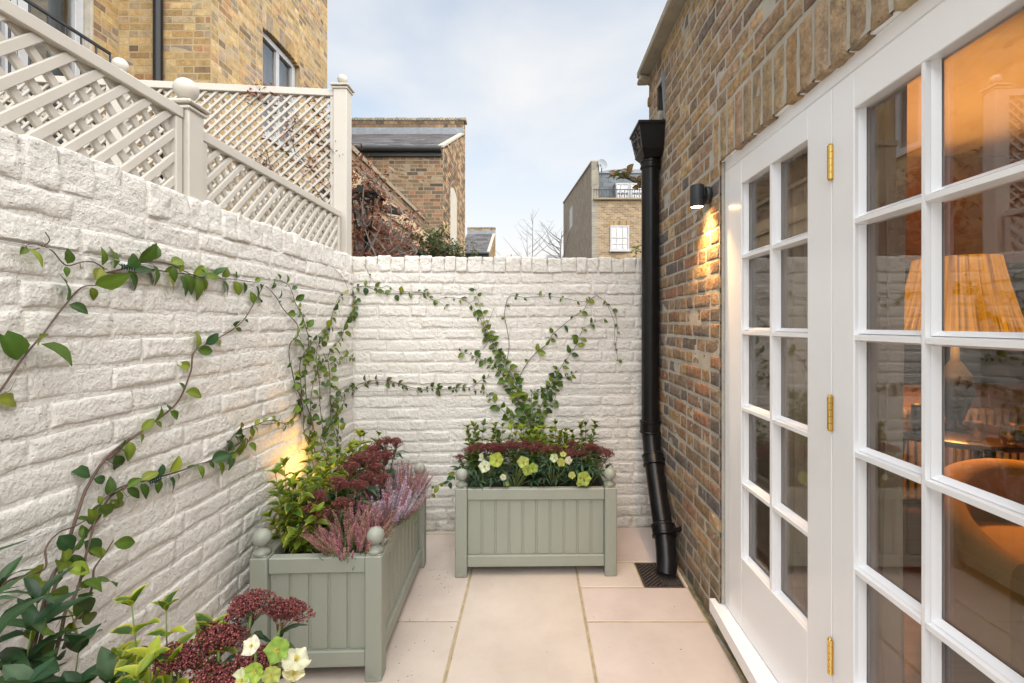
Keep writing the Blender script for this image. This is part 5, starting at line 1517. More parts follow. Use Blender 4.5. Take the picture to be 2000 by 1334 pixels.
# armchair
ac = thing('armchair', 'mustard tub armchair with a rounded back in the lower right panes', 'armchair', (1.97, 1.60, 0.12), R(-12))
def shell(h_arm, h_back, r0, r1, zb):
    m = MB(); vs = []; fs = []; N = 40
    prof = 10
    for i in range(N + 1):
        th_ = R(-118) + R(236) * i / N      # 0 = back (+y)
        t = 0.5 + 0.5 * math.cos(th_ * 180 / 118 / 1.0 if abs(th_) < R(118) else math.pi)
        k = max(0.0, math.cos(th_ * 0.76)); h = h_arm + (h_back - h_arm) * (k ** 1.2)
        dirv = Vector((math.sin(th_), math.cos(th_), 0))
        ring = []
        for j in range(prof + 1):
            a = math.pi * j / prof
            rr = (r0 + r1) / 2 - (r1 - r0) / 2 * math.cos(a); zz = h - (r1 - r0) / 2 + (r1 - r0) / 2 * math.sin(a)
            ring.append(dirv * (rr + 0.06 * max(0, (zz - 0.4)) * 1.2) + Vector((0, 0, zz)))
        ring = [dirv * r0 + Vector((0, 0, zb))] + ring + [dirv * r1 + Vector((0, 0, zb))]
        vs += ring
    R_ = prof + 3
    for i in range(N):
        for j in range(R_ - 1):
            a = i * R_ + j; fs.append((a, a + 1, a + R_ + 1, a + R_))
    fs.append(tuple(range(R_))); fs.append(tuple(reversed([N * R_ + j for j in range(R_)])))
    m.add(vs, fs); return m
shell(0.50, 0.70, 0.31, 0.43, 0.14).build('backrest', M['upholstery'], ac, True, 60)
def round_box(lo, hi, r, n=8):
    V_, F_ = lumpy_box(lo, hi, r, n, 0.0, 0); mm = MB(); mm.add(V_, F_); return mm
round_box((-0.31, -0.42, 0.33), (0.31, 0.26, 0.49), 0.06).build('seat_cushion', M['upholstery'], ac, True)
round_box((-0.36, -0.36, 0.12), (0.36, 0.30, 0.33), 0.04).build('seat_base', M['upholstery'], ac, True)
for (x, y) in ((-.3, -.3), (.3, -.3), (-.26, .28), (.26, .28)):
    m = MB(); m.tube([(x, y, 0.13), (x * 1.05, y * 1.05, 0)], [0.024, 0.015], 10); m.build('leg', M['dark_wood'], ac, True)
# radiator and picture
rd = thing('radiator', 'old column radiator along the far wall of the room', 'radiator', (2.2, 3.20, 0.12))
for k in range(26):
    m = MB(); x = k * 0.055
    m.tube([(x, -0.03, 0.08), (x, -0.03, 0.66)], 0.016, 8); m.tube([(x, 0.03, 0.08), (x, 0.03, 0.66)], 0.016, 8); m.bbox((x - 0.016, -0.05, 0.64), (x + 0.016, 0.05, 0.70), 0.012); m.bbox((x - 0.016, -0.05, 0.06), (x + 0.016, 0.05, 0.11), 0.012)
    m.build('column', M['radiator'], rd, True, 50)
m = MB(); m.bbox((-.04, -.02, 0.0), (-.02, .02, 0.1)); m.bbox((1.40, -.02, 0.0), (1.42, .02, 0.1)); m.build('foot', M['radiator'], rd, kind='stuff')
pc = thing('wall_picture', 'dark framed painting on the far wall of the room', 'picture', (3.0, 3.29, 1.0))
m = MB(); 
for a, b in (((-.65, -.02, -.02), (.65, .008, .03)), ((-.65, -.02, .80), (.65, .008, .85)), ((-.65, -.02, .0305), (-.60, .008, .7995)), ((.60, -.02, .0305), (.65, .008, .7995))): m.bbox(a, b)
m.build('frame', M['dark_wood'], pc); m = MB(); m.box((-.60, -.006, .03), (.60, .006, .80)); m.build('canvas', M['canvas'], pc)
# ================================================================ PLANTS
def leaf_mesh(name, w=0.45, cup=0.12, curl=0.25, mat=None, seg=6, tip=1.0, margin=0.0, base_w=0.9):
    """blade along +y, length 1; Col.r = margin share"""
    m = MB(); vs = []; cs = []; fs = []
    xs = (-1, -0.62, 0, 0.62, 1) if margin > 0 else (-1, -0.5, 0, 0.5, 1)
    nx_ = len(xs)
    for i in range(seg + 1):
        t = i / seg
        ww = w * 0.5 * (math.sin(math.pi * t ** base_w) ** 0.75) * (1 - 0.25 * t * tip) if 0 < t < 1 else 0.012
        y = t; z = -curl * t * t + 0.06 * math.sin(math.pi * t)
        for x in xs:
            vs.append((x * ww, y, z + cup * abs(x) ** 1.5 * ww * 2 + (0.02 * math.sin(t * 17 + x * 2) * abs(x))))
            e = 1.0 if abs(x) == 1 or i in (0, seg) else 0.0
            if margin > 0: cs.append((e * margin, 0, 0, 1))
            else: cs.append((0.55 if x == 0 else 0.0, 0, 0, 1))
    for i in range(seg):
        for j in range(nx_ - 1):
            a = i * nx_ + j; fs.append((a, a + 1, a + nx_ + 1, a + nx_))
    m.add(vs, fs, cs)
    return m.mesh(name, mat, True)
LM = {
 'vine': [leaf_mesh('leaf', 0.66, 0.10, 0.20, M['leaf']), leaf_mesh('leaf', 0.78, 0.22, 0.05, M['leaf']), leaf_mesh('leaf', 0.58, 0.05, 0.38, M['leaf'])],
 'euo': [leaf_mesh('leaf', 0.60, 0.25, 0.15, M['leaf_var'], 5, margin=1.0), leaf_mesh('leaf', 0.54, 0.35, 0.30, M['leaf_var'], 5, margin=0.8), leaf_mesh('leaf', 0.58, 0.20, -0.1, M['leaf_var'], 5, margin=0.5)],
 'dark': [leaf_mesh('leaf', 0.34, 0.15, 0.25, M['leaf_dark']), leaf_mesh('leaf', 0.38, 0.25, 0.10, M['leaf_dark']), leaf_mesh('leaf', 0.30, 0.10, 0.45, M['leaf_dark'])],
}
def orient(pos, d, nrm, s, roll=0.0):
    y = Vector(d).normalized(); n = Vector(nrm)
    x = y.cross(n)
    if x.length < 1e-4: x = y.cross(Vector((0.3, 0.5, 0.8)))
    x.normalize(); z = x.cross(y)
    m = Matrix((x, y, z)).transposed().to_4x4()
    if roll: m = m @ Matrix.Rotation(roll, 4, 'Y')
    return Matrix.Translation(pos) @ m @ Matrix.Diagonal((s, s, s, 1))
def put(name, me, parent, mtx, color=None):
    o = bpy.data.objects.new(name, me); COL.objects.link(o); o.parent = parent
    o.matrix_basis = mtx
    if color: o.color = color
    return o
def rv(a=1.0): return Vector((random.uniform(-a, a), random.uniform(-a, a), random.uniform(-a, a)))
def cj(c, a=0.2):
    k = random.uniform(1 - a, 1 + a); return (c[0] * k * random.uniform(.9, 1.1), c[1] * k, c[2] * k * random.uniform(.85, 1.15), 1)
VG = [(0.041, 0.084, 0.012), (0.061, 0.114, 0.014), (0.115, 0.168, 0.02), (0.176, 0.216, 0.025), (0.034, 0.078, 0.025), (0.088, 0.132, 0.015)]

def vine(name, label, origin, strands, cat='climber', cols=VG, limit=300):
    """strands: (points, r0, r1, spacing, leaf length, first share, density) - points in world space, lying just off the wall"""
    t = thing(name, label, cat, origin)
    O = Vector(origin); nleaf = 0; tw = MB()
    for (pts, r0, r1, sp, ll, first, mode, nrm) in strands:
        path = smooth_path(pts, 7)
        L = 0; acc = [0]
        for a, b in zip(path, path[1:]): L += (b - a).length; acc.append(L)
        path = [p + Vector(fbm(np.array([s_ * 7.0 + i_ * 31]), np.array([r0 * 999]), i_, 2)[0] * 0.006 for i_ in range(3)) for p, s_ in zip(path, acc)]
        rr = [0.85 * (r0 + (r1 - r0) * s_ / L) for s_ in acc]
        m = MB(); m.tube([p - O for p in path], rr, 6)
        m.build('stem', M['twig'] if mode != 'green' else M['green_stem'], t, True)
        d = L * first; side = 1
        while d < L and nleaf < limit:
            i = min(len(path) - 2, max(0, next((k for k in range(len(acc) - 1) if acc[k + 1] >= d), len(path) - 2)))
            f = (d - acc[i]) / max(1e-6, acc[i + 1] - acc[i]); p = path[i].lerp(path[i + 1], f); tg = (path[i + 1] - path[i]).normalized()
            nn = Vector(nrm)
            sdv = nn.cross(tg).normalized()
            pair = random.random() < 0.62
            for q in ((1, -1) if pair else (side,)):
                dirv = (sdv * q * random.uniform(0.5, 1.1) + tg * random.uniform(0.0, 0.9) + nn * random.uniform(0.0, 0.55) + Vector((0, 0, -0.35)) + rv(0.25)).normalized()
                nv = (nn * 1.0 + Vector((0, 0, 0.45)) + rv(0.55))
                s_ = ll * 1.28 * random.uniform(0.45, 1.2) * (1.0 if d < L * 0.8 else 0.75)
                pet = p + dirv * s_ * 0.12
                put('leaf', random.choice(LM['vine']), t, orient(pet - O, dirv, nv, s_, random.uniform(-.4, .4)), cj(random.choice(cols), 0.22))
                nleaf += 1
            side = -side
            d += sp * random.uniform(0.6, 1.5)
        # a few fine tendrils
        for _ in range(int(L / 0.35)):
            i = random.randrange(len(path) - 1); p = path[i]; q = p + Vector((nrm[1] * random.uniform(-.05, .05), nrm[0] * random.uniform(-.05, .05), random.uniform(-.04, .05))) + Vector(nrm) * 0.012
            tw.tube([p - O, (p + q) / 2 - O + rv(.008), q - O], [0.0011, 0.0009, 0.0005], 4)
    if tw.v: tw.build('tendrils', M['twig'], t, kind='stuff')
    return t
c4 = lambda x, y, o=0.013: PLw(x / 2.6686, 400 + y / 2.6686, o)
c5 = lambda x, y, o=0.013: PLw(x / 2.6686, 834 + y / 2.6686, o)
c6 = lambda x, y, o=0.013: PBw(600 + x / 2.6686, 480 + y / 2.6686, o)
cvx = lambda x, y, o=0.013: PLw(520 + x / 3.5125, 520 + y / 3.5125, o)
NL, NB = (1, 0, 0), (0, -1, 0)
r_ = lambda k: k
# vine A: near left, from the planter at the lower left
root = Vector((-0.985, 0.80, 0.44))
A = []
A.append(([root, c5(150, 1240, .2), c5(205, 1030, .16), c5(270, 800, .11), c5(335, 680, .07), c5(400, 430, .03), c5(470, 290), c5(575, 155), c5(680, 60), c4(560, 1325), c4(700, 1200), c4(860, 1090), c4(940, 1010), c4(990, 870), c4(1012, 765), c4(1130, 700), c4(1250, 620), c4(1310, 530), c4(1372, 415)], 0.0055, 0.002, 0.075, 0.046, 0.10, 'w', NL))
A.append(([root + Vector((.01, .01, 0)), c5(215, 1130, .19), c5(250, 950, .15), c5(320, 760, .1), c5(380, 660, .08), c5(450, 560, .05), c5(510, 480, .04), c5(560, 380), c5(650, 320), c5(760, 280), c5(900, 240), c5(1050, 190), c5(1200, 150), c5(1275, 110), c5(1285, 60), c4(1180, 1290), c4(1230, 1190), c4(1330, 1150), c4(1400, 1125), c4(1500, 1135), c4(1560, 1080)], 0.0045, 0.0018, 0.05, 0.046, 0.12, 'w', NL))
A.append(([root + Vector((.02, .02, 0)), c5(300, 1140, .19), c5(340, 980, .15), c5(420, 830, .12), c5(480, 560, .06), c5(520, 400, .03), c5(600, 330), c5(700, 290)], 0.006, 0.0025, 0.06, 0.048, 0.15, 'w', NL))
A.append(([c5(340, 1150, .19), c5(400, 1010, .15), c5(440, 960, .14), c5(490, 830, .12), c5(500, 740, .1), c5(560, 660, .08), c5(600, 590, .07)], 0.0045, 0.002, 0.05, 0.052, 0.1, 'w', NL))
A.append(([c5(-40, 860, .12), c5(60, 790, .11), c5(230, 745, .1), c5(235, 640, .08), c5(300, 560, .07), c5(390, 520, .05), c5(490, 455, .04)], 0.003, 0.0018, 0.12, 0.045, 0.2, 'w', NL))
vine('climbing_vine', 'leafy climber rising from the lower left corner and arching over the left wall', tuple(root), A)
# vine B: arch from beyond the left edge along the upper wire
Bp = [([Vector((-1.02, 0.50, 0.44)), Vector((-1.14, 0.68, 0.72)), c4(-260, 1250), c4(-120, 1090), c4(0, 970), c4(110, 812), c4(230, 670), c4(330, 540), c4(430, 432), c4(520, 414), c4(552, 345), c4(500, 300), c4(430, 296), c4(345, 315), c4(270, 240), c4(190, 205), c4(135, 212), c4(150, 238), c4(215, 225), c4(258, 190), c4(235, 145)], 0.0042, 0.0015, 0.085, 0.052, 0.1, 'w', NL),
      ([c4(560, 345), c4(650, 330), c4(690, 310), c4(780, 300), c4(870, 312), c4(960, 355), c4(1060, 378), c4(1115, 350)], 0.003, 0.0018, 0.05, 0.05, 0.05, 'w', NL),
      ([c4(570, 345), c4(680, 355), c4(780, 340), c4(900, 360), c4(1060, 372), c4(1200, 385), c4(1330, 405), c4(1375, 410)], 0.003, 0.0016, 0.055, 0.046, 0.1, 'w', NL)]
vine('climbing_vine', 'thin leafy shoot arching in from the left edge and tied along the upper wire', tuple(c4(0, 970)), Bp)
# vine C: corner cluster from the left planter
rc = Vector((-1.03, 2.46, 0.44))
J = lambda: Vector((random.uniform(-.03, .03), random.uniform(-.08, .08), 0))
Cc = []
def C(pts, r0=0.0032, r1=0.0013, sp=0.05, ll=0.046, first=0.15, root=True, nrm=NL):
    Cc.append((([rc + J()] if root else []) + pts, r0, r1, sp, ll, first, 'w', nrm))
C([cvx(330, 1310, .07), cvx(268, 1150, .04), cvx(255, 1020), cvx(240, 880), cvx(228, 740), cvx(232, 660), cvx(275, 575), cvx(335, 495), cvx(400, 430), cvx(440, 370), cvx(470, 290), cvx(500, 215), cvx(550, 175)], sp=0.05)
C([cvx(350, 1300, .08), cvx(340, 1150, .05), cvx(290, 980), cvx(240, 900), cvx(192, 800), cvx(160, 640), cvx(168, 530), cvx(215, 478), cvx(212, 410), cvx(130, 300), cvx(60, 195), cvx(0, 135)], sp=0.11, r0=.004, r1=.002)
C([cvx(275, 900), cvx(268, 720), cvx(285, 520), cvx(275, 430), cvx(250, 330), cvx(200, 250), cvx(165, 150), cvx(95, 102), cvx(50, 110), cvx(48, 150)], root=False, sp=0.042, ll=0.040)
C([cvx(415, 1300, .08), cvx(390, 1100, .04), cvx(370, 960), cvx(362, 820), cvx(345, 660), cvx(350, 560), cvx(400, 470), cvx(420, 400)], sp=0.036, ll=0.046)
C([cvx(480, 1300, .08), cvx(500, 1050, .04), cvx(440, 950), cvx(434, 750), cvx(428, 600), cvx(515, 490), cvx(540, 400), cvx(598, 310), cvx(600, 235), cvx(640, 190)], sp=0.05)
C([cvx(300, 1250, .06), cvx(320, 1100), cvx(300, 960), cvx(320, 800), cvx(370, 700), cvx(400, 620)], sp=0.034, ll=0.048)
C([cvx(490, 1200, .05), cvx(440, 1010), cvx(480, 900), cvx(540, 860), cvx(600, 835)], sp=0.045, ll=0.038)
C([cvx(430, 680), cvx(500, 632), cvx(560, 622), cvx(600, 635)], root=False, sp=0.035, ll=.034, r0=.0018)
C([cvx(380, 1250, .06), cvx(400, 1120, .03), cvx(460, 1040), cvx(520, 960), cvx(540, 900)], sp=0.04, ll=.04)
C([cvx(250, 880), cvx(215, 980), cvx(150, 1065), cvx(60, 1080), cvx(-10, 1085), cvx(-40, 1075)], root=False, sp=0.08, ll=.045, r0=.0022)
vine('climbing_vine', 'dark looping climber stems on the left wall above the glowing planter light', tuple(rc), Cc[:3] + Cc[9:], cols=VG)
vine('climbing_vine', 'dense olive green climber in the corner rising out of the left heather planter', tuple(rc + Vector((.02, .05, 0))), Cc[3:9], cols=VG + [(0.09, 0.13, 0.02)] * 3)
# strands running from the corner over the back wall
Dd = [([cvx(560, 165), c6(150, 300), c6(212, 235), c6(300, 210), c6(400, 248), c6(520, 250), c6(600, 245), c6(660, 282), c6(740, 268), c6(830, 290), c6(900, 380), c6(945, 480), c6(1000, 575)], 0.0022, 0.0016, 0.055, 0.036, 0.05, 'w', NB),
      ([c6(300, 212), c6(380, 215), c6(420, 205), c6(470, 240), c6(580, 240), c6(680, 285), c6(745, 345)], 0.0018, 0.0008, 0.08, 0.030, 0.1, 'w', NB),
      ([c6(210, 240), c6(255, 290), c6(240, 340), c6(260, 370)], 0.0018, 0.001, 0.03, 0.034, 0.1, 'w', NB),
      ([c6(290, 85), c6(325, 160), c6(320, 205)], 0.0014, 0.001, 0.3, 0.02, 0.5, 'w', NB),
      ([cvx(450, 5), cvx(520, 70), cvx(555, 150)], 0.0014, 0.001, 0.3, 0.02, 0.5, 'w', NL)]
vine('climbing_vine', 'slender twining shoots running from the corner along the upper back wall', tuple(c6(212, 235)), Dd)
DRY = [(0.10, 0.075, 0.045), (0.09, 0.10, 0.035), (0.12, 0.09, 0.06)]
De = [([c6(110, 850), c6(150, 800), c6(240, 742), c6(300, 712), c6(380, 698), c6(430, 703), c6(500, 725), c6(590, 750), c6(650, 742), c6(720, 748), c6(800, 738), c6(860, 732), c6(900, 705), c6(960, 680)], 0.0026, 0.0016, 0.055, 0.034, 0.05, 'w', NB),
      ([c6(130, 830), c6(250, 745), c6(380, 712), c6(470, 718), c6(560, 752), c6(640, 735), c6(760, 745)], 0.002, 0.0012, 0.10, 0.03, 0.1, 'w', NB)]
vine('climbing_vine', 'browned twisted shoots with few leaves crossing the middle of the back wall', tuple(c6(240, 742)), De, cols=DRY + VG[:2])
# vine E: fan over the back planter
re_ = Vector((0.03, 2.98, 0.44))
Ee = []
def E(pts, r0=0.003, r1=0.0012, sp=0.042, ll=0.037, first=0.2, root=True):
    Ee.append((([re_ + Vector((random.uniform(-.05, .05), 0, 0))] if root else []) + pts, r0, r1, sp * 0.8, ll * 1.08, first, 'w', NB))
E([c6(1180, 960, .05), c6(1120, 840), c6(1060, 740), c6(1000, 650), c6(900, 590), c6(850, 565), c6(790, 545)], sp=0.034, ll=0.042, r0=.004)
E([c6(1170, 960, .05), c6(1140, 850), c6(1090, 720), c6(1010, 590), c6(960, 480), c6(925, 400), c6(900, 320), c6(890, 260), c6(873, 212)], sp=0.055, r0=.004)
E([c6(1090, 720), c6(1130, 640), c6(1190, 560), c6(1255, 508), c6(1280, 460), c6(1320, 425), c6(1390, 370), c6(1440, 335), c6(1465, 290), c6(1505, 262)], root=False, sp=0.085)
E([c6(1190, 960, .05), c6(1215, 850), c6(1262, 740), c6(1330, 620), c6(1400, 520), c6(1440, 430), c6(1530, 388), c6(1560, 380)], sp=0.06)
E([c6(1040, 620), c6(1050, 500), c6(1030, 380), c6(1035, 310), c6(1060, 262), c6(1150, 268), c6(1260, 265), c6(1350, 275), c6(1450, 290), c6(1510, 262), c6(1590, 335), c6(1618, 420), c6(1612, 520), c6(1622, 600)], root=False, sp=0.10, ll=.028, r0=.0022)
E([c6(1510, 262), c6(1560, 300), c6(1600, 400), c6(1600, 460), c6(1610, 560)], root=False, sp=0.3, ll=.02, r0=.0016, r1=.0008)
E([c6(1170, 980, .05), c6(1050, 880), c6(980, 820), c6(920, 760), c6(860, 750)], sp=0.036, ll=.040)
E([c6(1200, 960, .05), c6(1225, 860), c6(1290, 800), c6(1300, 720), c6(1350, 680), c6(1400, 660)], sp=0.032)
E([c6(1150, 900, .04), c6(1110, 820), c6(1080, 700), c6(1030, 620), c6(1000, 560), c6(925, 440)], sp=0.034, ll=.040)
E([c6(1180, 930, .04), c6(1170, 800), c6(1180, 760), c6(1240, 760), c6(1290, 700), c6(1310, 630)], sp=0.036)
E([c6(920, 540), c6(940, 500), c6(930, 440), c6(955, 370), c6(975, 320)], root=False, sp=0.05, ll=.03, r0=.002)
E([c6(1120, 850, .03), c6(1090, 800), c6(1040, 760), c6(1010, 700)], root=False, sp=0.03)
vine('climbing_vine', 'climber fanning out on the back wall above the planter of hellebores', tuple(re_), Ee, cols=VG + [(0.07, 0.13, 0.02), (0.11, 0.17, 0.025)])
vine('climbing_vine', 'single drooping shoot hanging low beside the left post of the back planter', tuple(Vector((-0.40, 2.75, 0.5))),
     [([Vector((-0.36, 2.72, 0.5)), Vector((-0.42, 2.76, 0.58)), PBw(878, 940, .3), PBw(848, 950, .3), PBw(838, 975, .3)], 0.0018, 0.001, 0.035, 0.036, 0.1, 'w', NB)])
# vine ties
for p in (c4(645, 320), c5(790, 275)):
    m = MB(); 
    for k in range(6): m.tube([Vector((0.004, -0.02 + k * .008, 0.004)) , Vector((0.014, -0.018 + k * .008, -0.004)), Vector((0.006, -0.012 + k * .008, -0.010)), Vector((0.004, -0.01 + k * .008, 0.006))], 0.0016, 5)
    o = m.build('plant_tie', M['leaf_dark'], None, True, loc=tuple(p)); o.color = (0.02, 0.06, 0.05, 1)
    tag(o, 'dark green twist tie holding the shoots to the upper wire' if p.z > 1.2 else 'dark green twist tie holding the shoots to the lower wire', 'plant tie')

# ---- euonymus: upright stems, paired variegated leaves
EUC = [(0.05, 0.12, 0.012), (0.09, 0.17, 0.015), (0.035, 0.09, 0.015), (0.15, 0.22, 0.02), (0.22, 0.27, 0.02)]
def euonymus(label, x, y, z0, h, spread, nst, ll, cols=EUC, mesh='euo', nodes=7, name='euonymus', lean=(0, 0), cat='shrub', limit=290):
    t = thing(name, label, cat, (x, y, z0)); O = Vector((x, y, z0)); cnt = 0
    st = MB()
    for k in range(nst):
        a = 2 * math.pi * k / nst + random.uniform(-.3, .3); rr = spread * math.sqrt(random.uniform(0.05, 1))
        hh = h * (random.uniform(0.70, 1.0) if k % 3 else random.uniform(0.35, 0.7))
        b = Vector((math.cos(a), math.sin(a), 0))
        pts = smooth_path([Vector((0, 0, -0.02)) + b * rr * .25, b * rr * .7 + Vector((lean[0] * .5, lean[1] * .5, hh * .5)), b * rr + Vector((lean[0], lean[1], hh))], 4)
        st.tube(pts, [0.0028 - 0.0016 * i / (len(pts) - 1) for i in range(len(pts))], 5)
        for n_ in range(nodes):
            f = 0.10 + 0.90 * n_ / (nodes - 1); idx = f * (len(pts) - 1); i = min(int(idx), len(pts) - 2); p = pts[i].lerp(pts[i + 1], idx - i)
            tg = (pts[i + 1] - pts[i]).normalized(); ang = n_ * 1.57 + random.uniform(-.4, .4)
            u1 = tg.cross(Vector((0.1, 0.9, 0.1))).normalized(); u2 = tg.cross(u1)
            last = n_ >= nodes - 1
            for q in range(4 if last else 2):
                if cnt >= limit: break
                an = ang + q * (math.pi / 2 if last else math.pi)
                out = u1 * math.cos(an) + u2 * math.sin(an)
                upw = 1.1 if last else 0.45
                dv = (out + tg * upw + rv(0.25)).normalized()
                nv = (tg * 1.2 - out * 0.5 + rv(0.3))
                put('leaf', random.choice(LM[mesh]), t, orient(p, dv, nv, ll * random.uniform(0.7, 1.15) * (0.8 if last else 1)), cj(random.choice(cols), 0.25)); cnt += 1
    st.build('stems', M['green_stem'], t, True, kind='stuff')
    return t
# ---- skimmia: dark leaves with domed heads of red buds
ICO = None
def bud_head(seed, n=420, R_=0.05):
    rnd = random.Random(seed); m = MB()
    cl = [(Vector((rnd.gauss(0, .36), rnd.gauss(0, .36), 0)) * R_, rnd.uniform(.38, .62)) for _ in range(9)]
    for k in range(n):
        c, s_ = rnd.choice(cl)
        a = rnd.uniform(0, 6.283); b = math.acos(rnd.uniform(-0.15, 1)); rr = R_ * s_ * rnd.uniform(0.75, 1.05)
        p = c + Vector((math.sin(b) * math.cos(a), math.sin(b) * math.sin(a), math.cos(b) * 0.9)) * rr
        p.z += R_ * 0.75 * (1 - (c.length / R_) ** 2 * .6)
        s2 = R_ * 0.056 * rnd.uniform(0.75, 1.25)
        q = [(1,0,0),(-1,0,0),(0,1,0),(0,-1,0),(0,0,1),(0,0,-1)]
        rt = Matrix.Rotation(rnd.uniform(0, 3), 3, 'X') @ Matrix.Rotation(rnd.uniform(0, 3), 3, 'Z')
        k_ = rnd.uniform(0.55, 1.5); col = rnd.choice(((0.13, 0.024, 0.024), (0.17, 0.034, 0.03), (0.09, 0.018, 0.02), (0.24, 0.07, 0.055)))
        m.add([p + (rt @ Vector(v)) * s2 for v in q], [(0,2,4),(2,1,4),(1,3,4),(3,0,4),(2,0,5),(1,2,5),(3,1,5),(0,3,5)], (col[0] * k_, col[1] * k_, col[2] * k_, 1))
        if k % 5 == 0: m.tube([Vector((0, 0, -R_ * .4)), c * .6 + Vector((0, 0, R_ * .1)), p], [R_ * .03, R_ * .02, R_ * .012], 3, False, (0.16, 0.05, 0.04, 1))
    return m.mesh('flower_head', M['bud'], True)
HEADS = [bud_head(s_) for s_ in (1, 2, 3, 4)]
HEADS_NEAR = [bud_head(s_ + 10, 1000, 0.05) for s_ in (1, 2, 3)]
SKC = [(0.022, 0.055, 0.02), (0.018, 0.045, 0.02), (0.04, 0.08, 0.022)]
def skimmia(label, x, y, z0, heads, size, ll=0.075, near=False, nleaf=9):
    t = thing('skimmia', label, 'shrub', (x, y, z0)); O = Vector((x, y, z0)); st = MB()
    for (hx, hy, hz) in heads:
        p = Vector((hx, hy, hz)) - O
        st.tube(smooth_path([Vector((p.x * .3, p.y * .3, 0)), Vector((p.x * .7, p.y * .7, p.z * .55)), p], 4), 0.003, 5)
        s_ = size * random.uniform(0.8, 1.2) / 0.05
        put('flower_head', random.choice(HEADS_NEAR if near else HEADS), t, orient(p, Vector((random.uniform(-.3, .3), 1, random.uniform(-.3, .3))), Vector((0, 0, 1)) + rv(.25), s_))
        for k in range(nleaf):
            a = k * 2.4 + random.uniform(-.3, .3); dv = Vector((math.cos(a), math.sin(a), random.uniform(-.1, .6)))
            put('leaf', random.choice(LM['dark']), t, orient(p - Vector((0, 0, size * .45 + random.uniform(0, .05))), dv, Vector((0, 0, 1)) + rv(.3), ll * random.uniform(.7, 1.1)), cj(random.choice(SKC), .2))
    st.build('stems', M['green_stem'], t, True, kind='stuff')
    return t
# ---- heather: flower spikes
def spike_mesh(seed, cols, n=54):
    rnd = random.Random(seed); m = MB(); L = 1.0; bend = rnd.uniform(-.16, .16)
    pts = [Vector((bend * t * t, 0, t)) for t in [i / 6 for i in range(7)]]
    m.tube(pts, [0.010 - 0.006 * i / 6 for i in range(7)], 4, False, (0.10, 0.10, 0.04, 1))
    for k in range(n):
        t = 0.12 + 0.88 * k / n; p = Vector((bend * t * t, 0, t)); a = k * 2.4
        rr = 0.036 * (1.1 - 0.55 * t)
        d = Vector((math.cos(a), math.sin(a), 0.35)); c = p + d * rr; s_ = 0.021 * rnd.uniform(.8, 1.25) * (1.1 - .4 * t)
        col = (0.10, 0.12, 0.045) if (t < 0.30 and rnd.random() < .6) else rnd.choice(cols)
        kk = rnd.uniform(.7, 1.3)
        x = Vector((-math.sin(a), math.cos(a), 0))
        m.add([c + d * s_ * 1.6, c - d * s_, c + x * s_, c - x * s_, c + Vector((0, 0, s_))], [(0, 2, 4), (2, 1, 4), (1, 3, 4), (3, 0, 4)], (col[0] * kk, col[1] * kk, col[2] * kk, 1))
    return m.mesh('flower_spike', M['bud'], True)
PINK = [(0.33, 0.10, 0.14), (0.42, 0.17, 0.20), (0.27, 0.07, 0.09)]; PALE = [(0.40, 0.30, 0.38), (0.32, 0.20, 0.30), (0.46, 0.36, 0.38)]; DUSTY = [(0.30, 0.13, 0.11), (0.38, 0.22, 0.15), (0.22, 0.07, 0.07)]
SPK = {k: [spike_mesh(i + 7 * j, c) for i in range(4)] for j, (k, c) in enumerate((('pink', PINK), ('pale', PALE), ('dusty', DUSTY)))}
def heather(label, x, y, z0, r, h, n, kinds):
    t = thing('heather', label, 'heather', (x, y, z0)); st = MB()
    for k in range(n):
        a = random.uniform(0, 6.283); q = math.sqrt(random.random()); b = Vector((math.cos(a), math.sin(a), 0))
        base_ = b * r * .35 * q; tip = (b * q * 0.75 + Vector((0, 0, 1)) + rv(.12)).normalized()
        s_ = h * random.uniform(.7, 1.1) * (1.05 - .25 * q)
        st.tube([Vector((0, 0, 0)) + base_ * .5, base_ + tip * h * .35 ], 0.0015, 3)
        o = put('flower_spike', random.choice(SPK[random.choice(kinds)]), t, Matrix.Translation(base_ + tip * h * .30 + Vector((b.x, b.y, 0)) * r * .35 * q) @ tip.to_track_quat('Z', 'X').to_matrix().to_4x4() @ Matrix.Rotation(random.uniform(0, 6), 4, 'Z') @ Matrix.Scale(s_, 4))
    # low green needle growth under the spikes
    for k in range(260):
        a = random.uniform(0, 6.283); q = math.sqrt(random.random()); p = Vector((math.cos(a) * r * q, math.sin(a) * r * q, random.uniform(0.0, h * .7)))
        e = p + Vector((math.cos(a) * .02, math.sin(a) * .02, .03)) + rv(.012)
        st.tube([p, e], [0.0022, 0.0008], 3, False)
    st.build('green_growth', M['green_stem'], t, kind='stuff')
    return t
